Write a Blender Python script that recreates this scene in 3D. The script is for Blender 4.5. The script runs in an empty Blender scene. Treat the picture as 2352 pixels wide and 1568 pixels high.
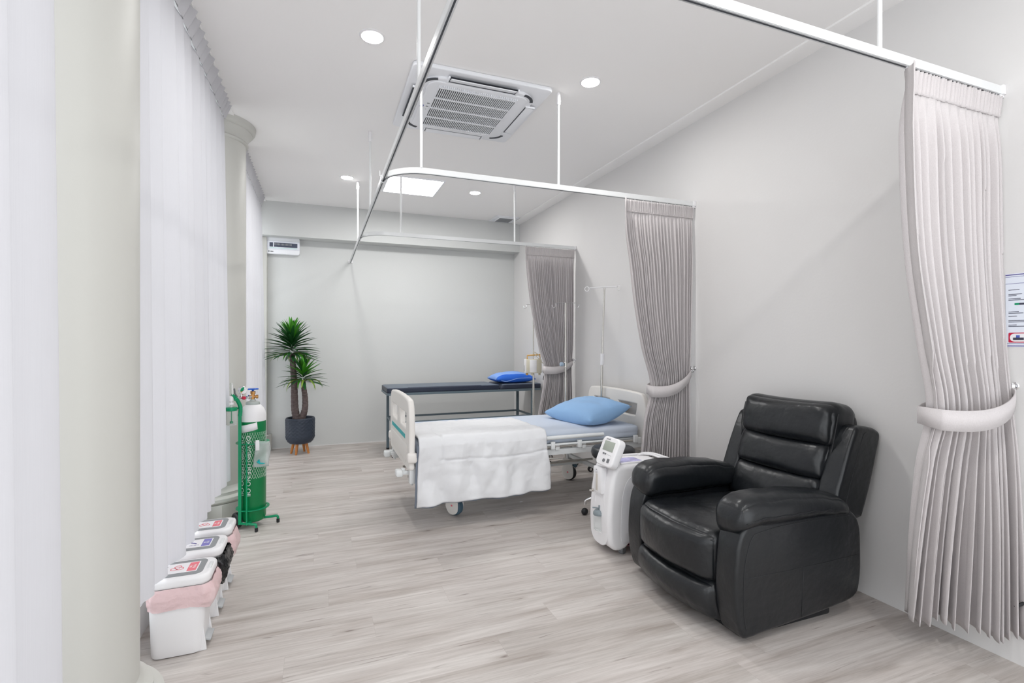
import bpy, bmesh, math, random
from math import sin, cos, pi, radians, sqrt, exp, atan2, tan
from mathutils import Vector, Matrix, noise

random.seed(7)
S = bpy.context.scene
COL = S.collection

# ------------------------------------------------------------------ camera
F_PX, HORIZON, CAM_H, YAW = 1150.0, 786.0, 1.35, 0.3684
cam_data = bpy.data.cameras.new('camera')
cam = bpy.data.objects.new('camera', cam_data)
COL.objects.link(cam)
cam.location = (0, 0, CAM_H)
cam.rotation_euler = (pi / 2, 0, -YAW)
cam_data.sensor_width = 36.0
cam_data.lens = F_PX / 2352 * 36.0
cam_data.shift_y = (HORIZON - 784) / 2352
cam_data.clip_start = 0.05
S.camera = cam

# ------------------------------------------------------------------ world and exposure
W = bpy.data.worlds.new('daylight')
S.world = W
W.use_nodes = True
bg = W.node_tree.nodes['Background']
bg.inputs[0].default_value = (0.93, 0.965, 1.0, 1)
bg.inputs[1].default_value = 1.2
S.view_settings.view_transform = 'Standard'
S.view_settings.look = 'None'
S.view_settings.gamma = 1
S.view_settings.exposure = 1.0
S.view_settings.use_curve_mapping = False
LAMP_LENS = 160.0       # downlight emission
LAMP_PANEL = 10.0       # square ceiling panel emission

# ------------------------------------------------------------------ materials
MATS = {}
def mat(name, col, rough=0.5, metal=0.0, emit=0.0, noise_amt=0.0, noise_scale=8.0, bump=0.0, bump_scale=200.0,
        spec=0.5, trans=0.0, alpha=1.0, sheen=0.0, coat=0.0, stretch=(1, 1, 1), ior=1.45):
    if name in MATS:
        return MATS[name]
    m = bpy.data.materials.new(name)
    m.use_nodes = True
    nt = m.node_tree
    b = nt.nodes['Principled BSDF']
    b.inputs['Base Color'].default_value = (*col, 1)
    b.inputs['Roughness'].default_value = rough
    b.inputs['Metallic'].default_value = metal
    b.inputs['Specular IOR Level'].default_value = spec
    b.inputs['Transmission Weight'].default_value = trans
    b.inputs['Alpha'].default_value = alpha
    b.inputs['Sheen Weight'].default_value = sheen
    b.inputs['Coat Weight'].default_value = coat
    b.inputs['IOR'].default_value = ior
    if emit:
        b.inputs['Emission Color'].default_value = (*col, 1)
        b.inputs['Emission Strength'].default_value = emit
    tc = nt.nodes.new('ShaderNodeTexCoord')
    mp = nt.nodes.new('ShaderNodeMapping')
    mp.inputs['Scale'].default_value = stretch
    nt.links.new(tc.outputs['Object'], mp.inputs['Vector'])
    if noise_amt:
        n = nt.nodes.new('ShaderNodeTexNoise')
        n.inputs['Scale'].default_value = noise_scale
        n.inputs['Detail'].default_value = 4
        nt.links.new(mp.outputs[0], n.inputs['Vector'])
        r = nt.nodes.new('ShaderNodeValToRGB')
        r.color_ramp.elements[0].position = 0.3
        r.color_ramp.elements[1].position = 0.7
        r.color_ramp.elements[0].color = (*[max(0, c * (1 - noise_amt)) for c in col], 1)
        r.color_ramp.elements[1].color = (*[min(1, c * (1 + noise_amt)) for c in col], 1)
        nt.links.new(n.outputs['Fac'], r.inputs[0])
        nt.links.new(r.outputs[0], b.inputs['Base Color'])
    if bump:
        n2 = nt.nodes.new('ShaderNodeTexNoise')
        n2.inputs['Scale'].default_value = bump_scale
        n2.inputs['Detail'].default_value = 3
        nt.links.new(mp.outputs[0], n2.inputs['Vector'])
        bp = nt.nodes.new('ShaderNodeBump')
        bp.inputs['Strength'].default_value = bump
        bp.inputs['Distance'].default_value = 0.01
        nt.links.new(n2.outputs['Fac'], bp.inputs['Height'])
        nt.links.new(bp.outputs[0], b.inputs['Normal'])
    MATS[name] = m
    return m

def floor_material():
    m = bpy.data.materials.new('grey_oak_vinyl_planks')
    m.use_nodes = True
    nt = m.node_tree
    L = nt.links.new
    b = nt.nodes['Principled BSDF']
    b.inputs['Roughness'].default_value = 0.42
    b.inputs['Specular IOR Level'].default_value = 0.35
    tc = nt.nodes.new('ShaderNodeTexCoord')
    # plank layout: rows along x, each row shifted by its own random amount
    def math(op, a, b=None):
        n = nt.nodes.new('ShaderNodeMath'); n.operation = op
        for k, v in enumerate((a, b)):
            if v is None: continue
            if isinstance(v, (int, float)): n.inputs[k].default_value = v
            else: L(v, n.inputs[k])
        return n.outputs[0]
    PW, PL = 0.182, 1.22
    sx = nt.nodes.new('ShaderNodeSeparateXYZ'); L(tc.outputs['Object'], sx.inputs[0])
    ry = math('DIVIDE', sx.outputs['Y'], PW)
    row = math('FLOOR', ry)
    wn = nt.nodes.new('ShaderNodeTexWhiteNoise'); wn.noise_dimensions = '1D'; L(row, wn.inputs['W'])
    cx_ = math('ADD', math('DIVIDE', sx.outputs['X'], PL), wn.outputs['Value'])
    colm = math('FLOOR', cx_)
    cb = nt.nodes.new('ShaderNodeCombineXYZ'); L(row, cb.inputs[0]); L(colm, cb.inputs[1])
    wid = nt.nodes.new('ShaderNodeTexWhiteNoise'); wid.noise_dimensions = '3D'; L(cb.outputs[0], wid.inputs['Vector'])
    fy = math('MULTIPLY', math('FRACT', ry), PW); fx = math('MULTIPLY', math('FRACT', cx_), PL)
    ey = math('MINIMUM', fy, math('SUBTRACT', PW, fy)); ex = math('MINIMUM', fx, math('SUBTRACT', PL, fx))
    joint = math('LESS_THAN', math('MINIMUM', ey, ex), 0.0010)
    class BR: outputs = {'Color': wid.outputs['Color'], 'Fac': joint}
    br = BR
    # per plank shift so the grain breaks at the joints
    sc = nt.nodes.new('ShaderNodeVectorMath'); sc.operation = 'SCALE'
    sc.inputs['Scale'].default_value = 13.0
    L(br.outputs['Color'], sc.inputs[0])
    ad = nt.nodes.new('ShaderNodeVectorMath'); ad.operation = 'ADD'
    L(tc.outputs['Object'], ad.inputs[0]); L(sc.outputs[0], ad.inputs[1])
    def stretched(scale, nscale, detail, dist=0.0, rough=0.55):
        mp = nt.nodes.new('ShaderNodeMapping')
        mp.inputs['Scale'].default_value = scale
        L(ad.outputs[0], mp.inputs['Vector'])
        n = nt.nodes.new('ShaderNodeTexNoise')
        n.inputs['Scale'].default_value = nscale
        n.inputs['Detail'].default_value = detail
        n.inputs['Roughness'].default_value = rough
        n.inputs['Distortion'].default_value = dist
        L(mp.outputs[0], n.inputs['Vector'])
        return n
    broad = stretched((0.9, 9, 1), 1.3, 4, 0.6)
    fine = stretched((1.5, 34, 1), 2.2, 6, 0.4, 0.7)
    streak = stretched((1.1, 16, 1), 2.0, 3, 1.2)
    r1 = nt.nodes.new('ShaderNodeValToRGB')
    e = r1.color_ramp.elements
    e[0].position = 0.30; e[0].color = (0.405, 0.36, 0.33, 1)
    e[1].position = 0.66; e[1].color = (0.60, 0.565, 0.54, 1)
    el = r1.color_ramp.elements.new(0.47); el.color = (0.52, 0.48, 0.455, 1)
    L(broad.outputs['Fac'], r1.inputs[0])
    r2 = nt.nodes.new('ShaderNodeValToRGB')
    r2.color_ramp.elements[0].position = 0.33; r2.color_ramp.elements[0].color = (0.84, 0.83, 0.82, 1)
    r2.color_ramp.elements[1].position = 0.60; r2.color_ramp.elements[1].color = (1.05, 1.05, 1.05, 1)
    L(fine.outputs['Fac'], r2.inputs[0])
    mx = nt.nodes.new('ShaderNodeMix'); mx.data_type = 'RGBA'; mx.blend_type = 'MULTIPLY'
    mx.inputs['Factor'].default_value = 1.0
    L(r1.outputs[0], mx.inputs['A']); L(r2.outputs[0], mx.inputs['B'])
    # dark mineral streaks
    r3 = nt.nodes.new('ShaderNodeValToRGB')
    r3.color_ramp.elements[0].position = 0.245; r3.color_ramp.elements[0].color = (0.46, 0.42, 0.40, 1)
    r3.color_ramp.elements[1].position = 0.36; r3.color_ramp.elements[1].color = (1, 1, 1, 1)
    L(streak.outputs['Fac'], r3.inputs[0])
    mx2 = nt.nodes.new('ShaderNodeMix'); mx2.data_type = 'RGBA'; mx2.blend_type = 'MULTIPLY'
    mx2.inputs['Factor'].default_value = 1.0
    L(mx.outputs['Result'], mx2.inputs['A']); L(r3.outputs[0], mx2.inputs['B'])
    # small knots
    mpk = nt.nodes.new('ShaderNodeMapping'); mpk.inputs['Scale'].default_value = (1.5, 5.2, 1)
    L(ad.outputs[0], mpk.inputs['Vector'])
    vk = nt.nodes.new('ShaderNodeTexVoronoi'); vk.inputs['Scale'].default_value = 1.15; vk.inputs['Randomness'].default_value = 1.0
    wob = nt.nodes.new('ShaderNodeVectorMath'); wob.operation = 'ADD'
    wsc = nt.nodes.new('ShaderNodeVectorMath'); wsc.operation = 'SCALE'; wsc.inputs['Scale'].default_value = 0.16
    L(fine.outputs['Color'], wsc.inputs[0]); L(mpk.outputs[0], wob.inputs[0]); L(wsc.outputs[0], wob.inputs[1])
    L(wob.outputs[0], vk.inputs['Vector'])
    rk = nt.nodes.new('ShaderNodeValToRGB')
    ek = rk.color_ramp.elements
    ek[0].position = 0.018; ek[0].color = (0.42, 0.38, 0.36, 1)
    ek[1].position = 0.13; ek[1].color = (1, 1, 1, 1)
    e2 = rk.color_ramp.elements.new(0.045); e2.color = (0.84, 0.82, 0.80, 1)
    L(vk.outputs['Distance'], rk.inputs[0])
    mxk = nt.nodes.new('ShaderNodeMix'); mxk.data_type = 'RGBA'; mxk.blend_type = 'MULTIPLY'
    mxk.inputs['Factor'].default_value = 1.0
    L(mx2.outputs['Result'], mxk.inputs['A']); L(rk.outputs[0], mxk.inputs['B'])
    mx2 = mxk
    # plank tone
    r4 = nt.nodes.new('ShaderNodeValToRGB')
    r4.color_ramp.elements[0].color = (0.92, 0.915, 0.905, 1)
    r4.color_ramp.elements[1].color = (1.05, 1.04, 1.04, 1)
    L(wid.outputs['Value'], r4.inputs[0])
    mx3 = nt.nodes.new('ShaderNodeMix'); mx3.data_type = 'RGBA'; mx3.blend_type = 'MULTIPLY'
    mx3.inputs['Factor'].default_value = 1.0
    L(mx2.outputs['Result'], mx3.inputs['A']); L(r4.outputs[0], mx3.inputs['B'])
    # joint line
    mx4 = nt.nodes.new('ShaderNodeMix'); mx4.data_type = 'RGBA'
    jm = nt.nodes.new('ShaderNodeMath'); jm.operation = 'MULTIPLY'; jm.inputs[1].default_value = 0.25
    L(br.outputs['Fac'], jm.inputs[0])
    L(jm.outputs[0], mx4.inputs['Factor'])
    L(mx3.outputs['Result'], mx4.inputs['A'])
    mx4.inputs['B'].default_value = (0.30, 0.26, 0.24, 1)
    L(mx4.outputs['Result'], b.inputs['Base Color'])
    bp = nt.nodes.new('ShaderNodeBump'); bp.inputs['Strength'].default_value = 0.12
    bp.inputs['Distance'].default_value = 0.002
    L(fine.outputs['Fac'], bp.inputs['Height']); L(bp.outputs[0], b.inputs['Normal'])
    return m

def sheer_material():
    m = bpy.data.materials.new('sheer_voile')
    m.use_nodes = True
    nt = m.node_tree
    L = nt.links.new
    out = nt.nodes['Material Output']
    nt.nodes.remove(nt.nodes['Principled BSDF'])
    tc = nt.nodes.new('ShaderNodeTexCoord')
    mp = nt.nodes.new('ShaderNodeMapping'); mp.inputs['Scale'].default_value = (700, 700, 5)
    L(tc.outputs['Object'], mp.inputs['Vector'])
    n = nt.nodes.new('ShaderNodeTexNoise'); n.inputs['Scale'].default_value = 1.0
    L(mp.outputs[0], n.inputs['Vector'])
    r = nt.nodes.new('ShaderNodeValToRGB')
    r.color_ramp.elements[0].color = (0.63, 0.622, 0.650, 1)
    r.color_ramp.elements[1].color = (0.675, 0.67, 0.695, 1)
    L(n.outputs['Fac'], r.inputs[0])
    d = nt.nodes.new('ShaderNodeBsdfDiffuse'); t = nt.nodes.new('ShaderNodeBsdfTranslucent')
    L(r.outputs[0], d.inputs['Color']); L(r.outputs[0], t.inputs['Color'])
    a = nt.nodes.new('ShaderNodeMixShader'); a.inputs[0].default_value = 0.22
    L(d.outputs[0], a.inputs[1]); L(t.outputs[0], a.inputs[2])
    L(a.outputs[0], out.inputs['Surface'])
    return m

def leather_material():
    m = bpy.data.materials.new('black_leather')
    m.use_nodes = True
    nt = m.node_tree
    L = nt.links.new
    b = nt.nodes['Principled BSDF']
    b.inputs['Base Color'].default_value = (0.008, 0.0095, 0.0115, 1)
    b.inputs['Roughness'].default_value = 0.36
    b.inputs['Specular IOR Level'].default_value = 0.5
    tc = nt.nodes.new('ShaderNodeTexCoord')
    g = nt.nodes.new('ShaderNodeTexVoronoi'); g.inputs['Scale'].default_value = 420
    L(tc.outputs['Object'], g.inputs['Vector'])
    wr = nt.nodes.new('ShaderNodeTexNoise'); wr.inputs['Scale'].default_value = 26; wr.inputs['Detail'].default_value = 2
    L(tc.outputs['Object'], wr.inputs['Vector'])
    b0 = nt.nodes.new('ShaderNodeBump'); b0.inputs['Strength'].default_value = 0.16; b0.inputs['Distance'].default_value = 0.012
    L(wr.outputs['Fac'], b0.inputs['Height'])
    w = nt.nodes.new('ShaderNodeTexNoise'); w.inputs['Scale'].default_value = 7; w.inputs['Detail'].default_value = 3
    w.inputs['Distortion'].default_value = 0.2
    L(tc.outputs['Object'], w.inputs['Vector'])
    b1 = nt.nodes.new('ShaderNodeBump'); b1.inputs['Strength'].default_value = 0.22; b1.inputs['Distance'].default_value = 0.03
    L(w.outputs['Fac'], b1.inputs['Height']); L(b0.outputs[0], b1.inputs['Normal'])
    b2 = nt.nodes.new('ShaderNodeBump'); b2.inputs['Strength'].default_value = 0.10; b2.inputs['Distance'].default_value = 0.001
    L(g.outputs['Distance'], b2.inputs['Height']); L(b1.outputs[0], b2.inputs['Normal'])
    L(b2.outputs[0], b.inputs['Normal'])
    r = nt.nodes.new('ShaderNodeMapRange'); r.inputs['To Min'].default_value = 0.25; r.inputs['To Max'].default_value = 0.38
    L(w.outputs['Fac'], r.inputs['Value']); L(r.outputs[0], b.inputs['Roughness'])
    return m

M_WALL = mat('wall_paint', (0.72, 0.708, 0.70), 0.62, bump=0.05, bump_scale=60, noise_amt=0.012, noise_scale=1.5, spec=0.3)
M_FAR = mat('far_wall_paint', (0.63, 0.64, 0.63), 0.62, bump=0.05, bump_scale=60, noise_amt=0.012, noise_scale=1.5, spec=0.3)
M_CEIL = mat('ceiling_paint', (0.95, 0.935, 0.925), 0.7, bump=0.04, bump_scale=50, spec=0.2)
M_COLUMN = mat('ivory_column_paint', (0.575, 0.57, 0.535), 0.5, bump=0.03, bump_scale=40, spec=0.3)
M_FLOOR = floor_material()
M_SHEER = sheer_material()
M_LEATHER = leather_material()
M_GREY = mat('grey_linen', (0.58, 0.545, 0.545), 0.9, noise_amt=0.05, noise_scale=520, bump=0.2, bump_scale=500, sheen=0.2, spec=0.2, stretch=(1, 1, 0.35))
M_ALU = mat('brushed_aluminium', (0.72, 0.73, 0.74), 0.32, metal=0.75)
M_ALUW = mat('white_coated_aluminium', (0.78, 0.79, 0.79), 0.35, metal=0.15)
M_DARKSLOT = mat('dark_slot', (0.05, 0.055, 0.065), 0.5)
M_CHROME = mat('chrome', (0.8, 0.8, 0.81), 0.1, metal=1.0)
M_STEEL = mat('stainless_steel', (0.66, 0.64, 0.6), 0.25, metal=0.9)
M_WPLAS = mat('white_plastic', (0.84, 0.83, 0.84), 0.38)
M_ACW = mat('air_conditioner_white', (0.86, 0.87, 0.90), 0.4)
M_CREAM = mat('cream_plastic', (0.82, 0.79, 0.75), 0.42)
M_BLACK = mat('black_rubber', (0.015, 0.016, 0.018), 0.5)
M_DGREY = mat('dark_grey_plastic', (0.16, 0.165, 0.175), 0.45)
M_MGREY = mat('lid_grey', (0.27, 0.28, 0.29), 0.55)
M_GREEN = mat('green_enamel', (0.0, 0.19, 0.055), 0.32, noise_amt=0.05, noise_scale=6)
M_CARTG = mat('green_painted_steel', (0.0, 0.27, 0.115), 0.35)
M_EMITL = mat('lamp_lens', (1.0, 0.99, 0.97), 0.5, emit=LAMP_LENS)
M_EMITP = mat('panel_lens', (1.0, 1.0, 1.0), 0.5, emit=LAMP_PANEL)
M_BLUEP = mat('pillowcase_light_blue', (0.28, 0.47, 0.74), 0.85, bump=0.1, bump_scale=300, sheen=0.15, spec=0.2)
M_SHEET = mat('pale_blue_sheet', (0.60, 0.66, 0.76), 0.85, bump=0.1, bump_scale=250, spec=0.2)
M_BLANK = mat('white_comforter', (0.78, 0.785, 0.80), 0.85, bump=0.15, bump_scale=25, spec=0.2)
M_LINING = mat('grey_lining', (0.20, 0.23, 0.28), 0.85)
M_WENAM = mat('white_enamel', (0.80, 0.82, 0.82), 0.35)
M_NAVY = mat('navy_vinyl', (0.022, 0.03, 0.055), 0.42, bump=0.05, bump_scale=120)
M_NAVYT = mat('navy_vinyl_lit_top', (0.13, 0.16, 0.20), 0.45, noise_amt=0.15, noise_scale=5)
M_SLATE = mat('slate_painted_steel', (0.12, 0.165, 0.195), 0.4)
M_ROYAL = mat('royal_blue_cotton', (0.02, 0.13, 0.62), 0.8)
M_ROYALT = mat('pale_blue_cotton', (0.25, 0.42, 0.85), 0.8)
M_TEAL = mat('teal_stripe', (0.0, 0.42, 0.44), 0.45)
M_GLASS = mat('window_glass', (1, 1, 1), 0.02, trans=1.0, ior=1.02, spec=0.3)
M_CLEAR = mat('clear_plastic', (0.95, 0.98, 0.97), 0.08, trans=0.92, ior=1.1)
M_BAG = mat('clear_bag', (0.88, 0.93, 0.92), 0.2, trans=0.7, ior=1.05, bump=0.4, bump_scale=30)
M_BRASS = mat('brass', (0.62, 0.33, 0.12), 0.3, metal=0.85)
M_BLUEK = mat('blue_handwheel', (0.0, 0.10, 0.55), 0.35)
M_RED = mat('red_plastic', (0.55, 0.02, 0.06), 0.35)
M_PINK = mat('pink_bag', (0.88, 0.64, 0.65), 0.3, bump=0.9, bump_scale=26, alpha=0.80)
M_BBAG = mat('black_bag', (0.012, 0.012, 0.013), 0.22, bump=0.9, bump_scale=26)
M_MAROON = mat('maroon_plastic', (0.27, 0.08, 0.11), 0.45)
M_POT = mat('blue_grey_pot', (0.032, 0.043, 0.065), 0.45)
M_WOOD = mat('light_oak', (0.52, 0.20, 0.05), 0.5, noise_amt=0.15, noise_scale=30, stretch=(1, 1, 0.1))
M_BARK = mat('palm_bark', (0.15, 0.115, 0.11), 0.85, noise_amt=0.35, noise_scale=22, bump=0.8, bump_scale=40, stretch=(1, 1, 3))
M_SOIL = mat('soil', (0.03, 0.024, 0.02), 0.9, bump=0.8, bump_scale=60)
M_LEAF = mat('dark_leaf', (0.016, 0.10, 0.02), 0.4, noise_amt=0.3, noise_scale=9)
M_LEAF2 = mat('bright_leaf', (0.07, 0.33, 0.02), 0.42, noise_amt=0.25, noise_scale=9)
M_LEAF3 = mat('yellowing_leaf', (0.23, 0.36, 0.05), 0.5, noise_amt=0.3, noise_scale=9)
M_PAPER = mat('label_paper', (0.85, 0.84, 0.86), 0.6)
M_LRED = mat('label_red', (0.80, 0.20, 0.24), 0.6)
M_LPUR = mat('label_purple', (0.22, 0.20, 0.52), 0.6)
M_INK = mat('ink', (0.05, 0.05, 0.08), 0.6)
M_INKP = mat('ink_purple', (0.12, 0.10, 0.30), 0.6)
M_WINK = mat('white_ink', (0.88, 0.9, 0.88), 0.5)
M_NET = mat('white_net', (0.80, 0.88, 0.82), 0.5)
M_LCD = mat('lcd_screen', (0.36, 0.39, 0.34), 0.25)
M_BEIGE = mat('beige_plastic', (0.66, 0.62, 0.50), 0.5)
M_ORANGE = mat('ochre_plastic', (0.62, 0.36, 0.10), 0.5)
M_POSTER = mat('poster_paper', (0.76, 0.80, 0.88), 0.55)
M_LILAC = mat('lilac_sheet_label', (0.48, 0.46, 0.72), 0.4, noise_amt=0.3, noise_scale=30)
M_WINFR = mat('grey_window_frame', (0.55, 0.57, 0.58), 0.4, metal=0.3)
M_BUMP = mat('blue_grey_plastic', (0.07, 0.13, 0.18), 0.45)
M_SCREEN = mat('smoked_window', (0.07, 0.08, 0.12), 0.2)

# ------------------------------------------------------------------ geometry helpers: a geo is (verts, faces[, mat slot])
def xf(g, loc=(0, 0, 0), rot=(0, 0, 0), scale=(1, 1, 1)):
    from mathutils import Euler
    m = Matrix.Translation(loc) @ Euler(rot).to_matrix().to_4x4() @ Matrix.Diagonal((*scale, 1))
    v = [m @ Vector(p) for p in g[0]]
    f = g[1]
    if scale[0] * scale[1] * scale[2] < 0:
        f = [tuple(reversed(q)) for q in f]
    return (v, f) + tuple(g[2:])

def mapv(g, fn):
    return ([Vector(fn(*p)) for p in g[0]], g[1]) + tuple(g[2:])

def slot(g, i):
    return (g[0], g[1], i)

def bm_geo(bm):
    bm.verts.ensure_lookup_table()
    v = [x.co.copy() for x in bm.verts]
    for i, x in enumerate(bm.verts):
        x.index = i
    f = [tuple(y.index for y in x.verts) for x in bm.faces]
    bm.free()
    return (v, f)

def box(x0, x1, y0, y1, z0, z1, r=0.0, seg=2):
    bm = bmesh.new()
    bmesh.ops.create_cube(bm, size=1)
    for v in bm.verts:
        v.co = Vector(((x0 + x1) / 2 + v.co.x * (x1 - x0), (y0 + y1) / 2 + v.co.y * (y1 - y0), (z0 + z1) / 2 + v.co.z * (z1 - z0)))
    if r > 0:
        r = min(r, 0.49 * min(abs(x1 - x0), abs(y1 - y0), abs(z1 - z0)))
        bmesh.ops.bevel(bm, geom=list(bm.edges), offset=r, segments=seg, profile=0.5, affect='EDGES')
    return bm_geo(bm)

def rbox(sx, sy, sz, r=0.04, n=12, bulge=(0, 0, 0), power=1.0):
    """rounded box centred at the origin, each face may bulge outwards"""
    bm = bmesh.new()
    bmesh.ops.create_cube(bm, size=2)
    bmesh.ops.subdivide_edges(bm, edges=list(bm.edges), cuts=n, use_grid_fill=True)
    hx, hy, hz = sx / 2, sy / 2, sz / 2
    for v in bm.verts:
        u = Vector(v.co)
        def warp(t):
            return sin(t * pi / 2)
        p = Vector((warp(u.x) * hx, warp(u.y) * hy, warp(u.z) * hz))
        q = Vector((max(-hx + r, min(hx - r, p.x)), max(-hy + r, min(hy - r, p.y)), max(-hz + r, min(hz - r, p.z))))
        d = p - q
        if d.length > 1e-9:
            # push on to the rounded shell
            k = r / d.length
            cand = q + d * k
            p = cand if d.length > r else p
        bx = (1 - u.y ** 2) * (1 - u.z ** 2)
        by = (1 - u.x ** 2) * (1 - u.z ** 2)
        bz = (1 - u.x ** 2) * (1 - u.y ** 2)
        p.x += bulge[0] * bx ** power * u.x
        p.y += bulge[1] * by ** power * u.y
        p.z += bulge[2] * bz ** power * u.z
        v.co = p
    return bm_geo(bm)

def smooth_loop(pts, n=8, closed=True):
    """Catmull-Rom through 2D/3D points"""
    P = [Vector(p) for p in pts]
    out = []
    N = len(P)
    rng = range(N) if closed else range(N - 1)
    for i in rng:
        if closed:
            a, b, c, d = P[i - 1], P[i], P[(i + 1) % N], P[(i + 2) % N]
        else:
            a, b, c, d = P[max(i - 1, 0)], P[i], P[i + 1], P[min(i + 2, N - 1)]
        for k in range(n):
            t = k / n
            out.append(0.5 * ((2 * b) + (c - a) * t + (2 * a - 5 * b + 4 * c - d) * t * t + (3 * b - a - 3 * c + d) * t ** 3))
    if not closed:
        out.append(P[-1])
    return out

def prism(profile, a, b, r=0.01, seg=4, axis='y'):
    """profile of (u, v) extruded from a to b with rounded rims. axis y: (u, w, v); axis x: (w, u, v); axis z: (u, v, w)"""
    P = [Vector((p[0], p[1])) for p in profile]
    N = len(P)
    area = sum(P[i].x * P[(i + 1) % N].y - P[(i + 1) % N].x * P[i].y for i in range(N))
    if area < 0:
        P.reverse()
    nrm = []
    for i in range(N):
        t = (P[(i + 1) % N] - P[i - 1])
        t = t.normalized() if t.length > 1e-9 else Vector((1, 0))
        nrm.append(Vector((t.y, -t.x)))
    rings = []
    for k in range(seg + 1):
        an = pi / 2 * k / seg
        rings.append((a + r * (1 - sin(an)) if b > a else a, -r * (1 - cos(an)) if False else -r * (1 - sin(an))))
    rings = []
    for k in range(seg + 1):
        an = pi / 2 * k / seg
        rings.append((a + r * (1 - cos(an)), -r * (1 - sin(an))))
    for k in range(seg, -1, -1):
        an = pi / 2 * k / seg
        rings.append((b - r * (1 - cos(an)), -r * (1 - sin(an))))
    V, Fc = [], []
    for w, off in rings:
        for i in range(N):
            q = P[i] + nrm[i] * off
            V.append({'y': Vector((q.x, w, q.y)), 'x': Vector((w, q.x, q.y)), 'z': Vector((q.x, q.y, w))}[axis])
    for k in range(len(rings) - 1):
        for i in range(N):
            j = (i + 1) % N
            Fc.append((k * N + i, k * N + j, (k + 1) * N + j, (k + 1) * N + i))
    Fc.append(tuple(reversed(range(N))))
    Fc.append(tuple((len(rings) - 1) * N + i for i in range(N)))
    if axis != 'z':
        pass
    return (V, Fc)

def lathe(prof, n=32, cap=True, arc=2 * pi, start=0.0):
    V, Fc = [], []
    full = abs(arc - 2 * pi) < 1e-6
    m = n if full else n + 1
    for (r, z) in prof:
        for i in range(m):
            a = start + arc * i / n
            V.append(Vector((r * cos(a), r * sin(a), z)))
    for k in range(len(prof) - 1):
        for i in range(n):
            j = (i + 1) % m
            Fc.append((k * m + i, k * m + j, (k + 1) * m + j, (k + 1) * m + i))
    if cap and full:
        if prof[0][0] > 1e-6:
            Fc.append(tuple(reversed(range(m))))
        if prof[-1][0] > 1e-6:
            Fc.append(tuple((len(prof) - 1) * m + i for i in range(m)))
    return (V, Fc)

def cyl(r, z0, z1, n=24, bev=0.0, loc=(0, 0), r2=None):
    r2 = r if r2 is None else r2
    if bev:
        g = lathe([(r - bev, z0), (r, z0 + bev), (r2, z1 - bev), (r2 - bev, z1)], n)
    else:
        g = lathe([(r, z0), (r2, z1)], n)
    return xf(g, (loc[0], loc[1], 0))

def disc_x(r, x0, x1, y, z, n=24, bev=0.003):
    g = lathe([(r - bev, x0), (r, x0 + bev), (r, x1 - bev), (r - bev, x1)], n)
    return mapv(g, lambda a, b, c: (c, y + a, z + b))

def disc_y(r, y0, y1, x, z, n=24, bev=0.003):
    g = lathe([(r - bev, y0), (r, y0 + bev), (r, y1 - bev), (r - bev, y1)], n)
    return mapv(g, lambda a, b, c: (x + b, c, z + a))

def tube(pts, r, n=10, closed=False, smooth=0, cap=True, sq=None):
    """round (or rectangular when sq=(w, h)) section swept along pts; r may be a list"""
    P = [Vector(p) for p in pts]
    if smooth:
        P = smooth_loop(P, smooth, closed)
    N = len(P)
    R = r if isinstance(r, (list, tuple)) else [r] * N
    if len(R) != N:
        R = [R[min(len(R) - 1, int(i / (N - 1) * (len(R) - 1)))] * (1 - ((i / (N - 1) * (len(R) - 1)) % 1)) +
             R[min(len(R) - 1, int(i / (N - 1) * (len(R) - 1)) + 1)] * ((i / (N - 1) * (len(R) - 1)) % 1) for i in range(N)]
    V, Fc = [], []
    up = None
    for i in range(N):
        if closed:
            t = P[(i + 1) % N] - P[i - 1]
        else:
            t = P[min(i + 1, N - 1)] - P[max(i - 1, 0)]
        t = t.normalized()
        if up is None:
            ref = Vector((0, 0, 1)) if abs(t.z) < 0.9 else Vector((1, 0, 0))
            s = t.cross(ref).normalized()
            up = s.cross(t).normalized()
        else:
            up = (up - t * up.dot(t)).normalized()
            s = t.cross(up).normalized()
        if sq:
            for (a, b) in ((-1, -1), (1, -1), (1, 1), (-1, 1)):
                V.append(P[i] + s * a * sq[0] / 2 + up * b * sq[1] / 2)
        else:
            for k in range(n):
                an = 2 * pi * k / n
                V.append(P[i] + s * cos(an) * R[i] + up * sin(an) * R[i])
    m = 4 if sq else n
    for i in range(N if closed else N - 1):
        j = (i + 1) % N
        for k in range(m):
            l = (k + 1) % m
            Fc.append((i * m + k, i * m + l, j * m + l, j * m + k))
    if cap and not closed:
        Fc.append(tuple(reversed(range(m))))
        Fc.append(tuple((N - 1) * m + k for k in range(m)))
    return (V, Fc)

def ball(r, loc=(0, 0, 0), n=16, sc=(1, 1, 1)):
    g = lathe([(max(1e-5, r * sin(pi * k / n)), -r * cos(pi * k / n)) for k in range(n + 1)], n * 2)
    return xf(g, loc, (0, 0, 0), sc)

def plate(splines, thick, bev=0.0, res=2):
    """2D outline with holes -> solid centred on z=0 in the xy plane"""
    cu = bpy.data.curves.new('t', 'CURVE')
    cu.dimensions = '2D'
    cu.fill_mode = 'BOTH'
    cu.extrude = max(0.0, thick / 2 - bev)
    cu.bevel_depth = bev
    cu.bevel_resolution = res
    for pts in splines:
        sp = cu.splines.new('POLY')
        sp.points.add(len(pts) - 1)
        for i, p in enumerate(pts):
            sp.points[i].co = (p[0], p[1], 0, 1)
        sp.use_cyclic_u = True
    return curve_geo(cu)

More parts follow.
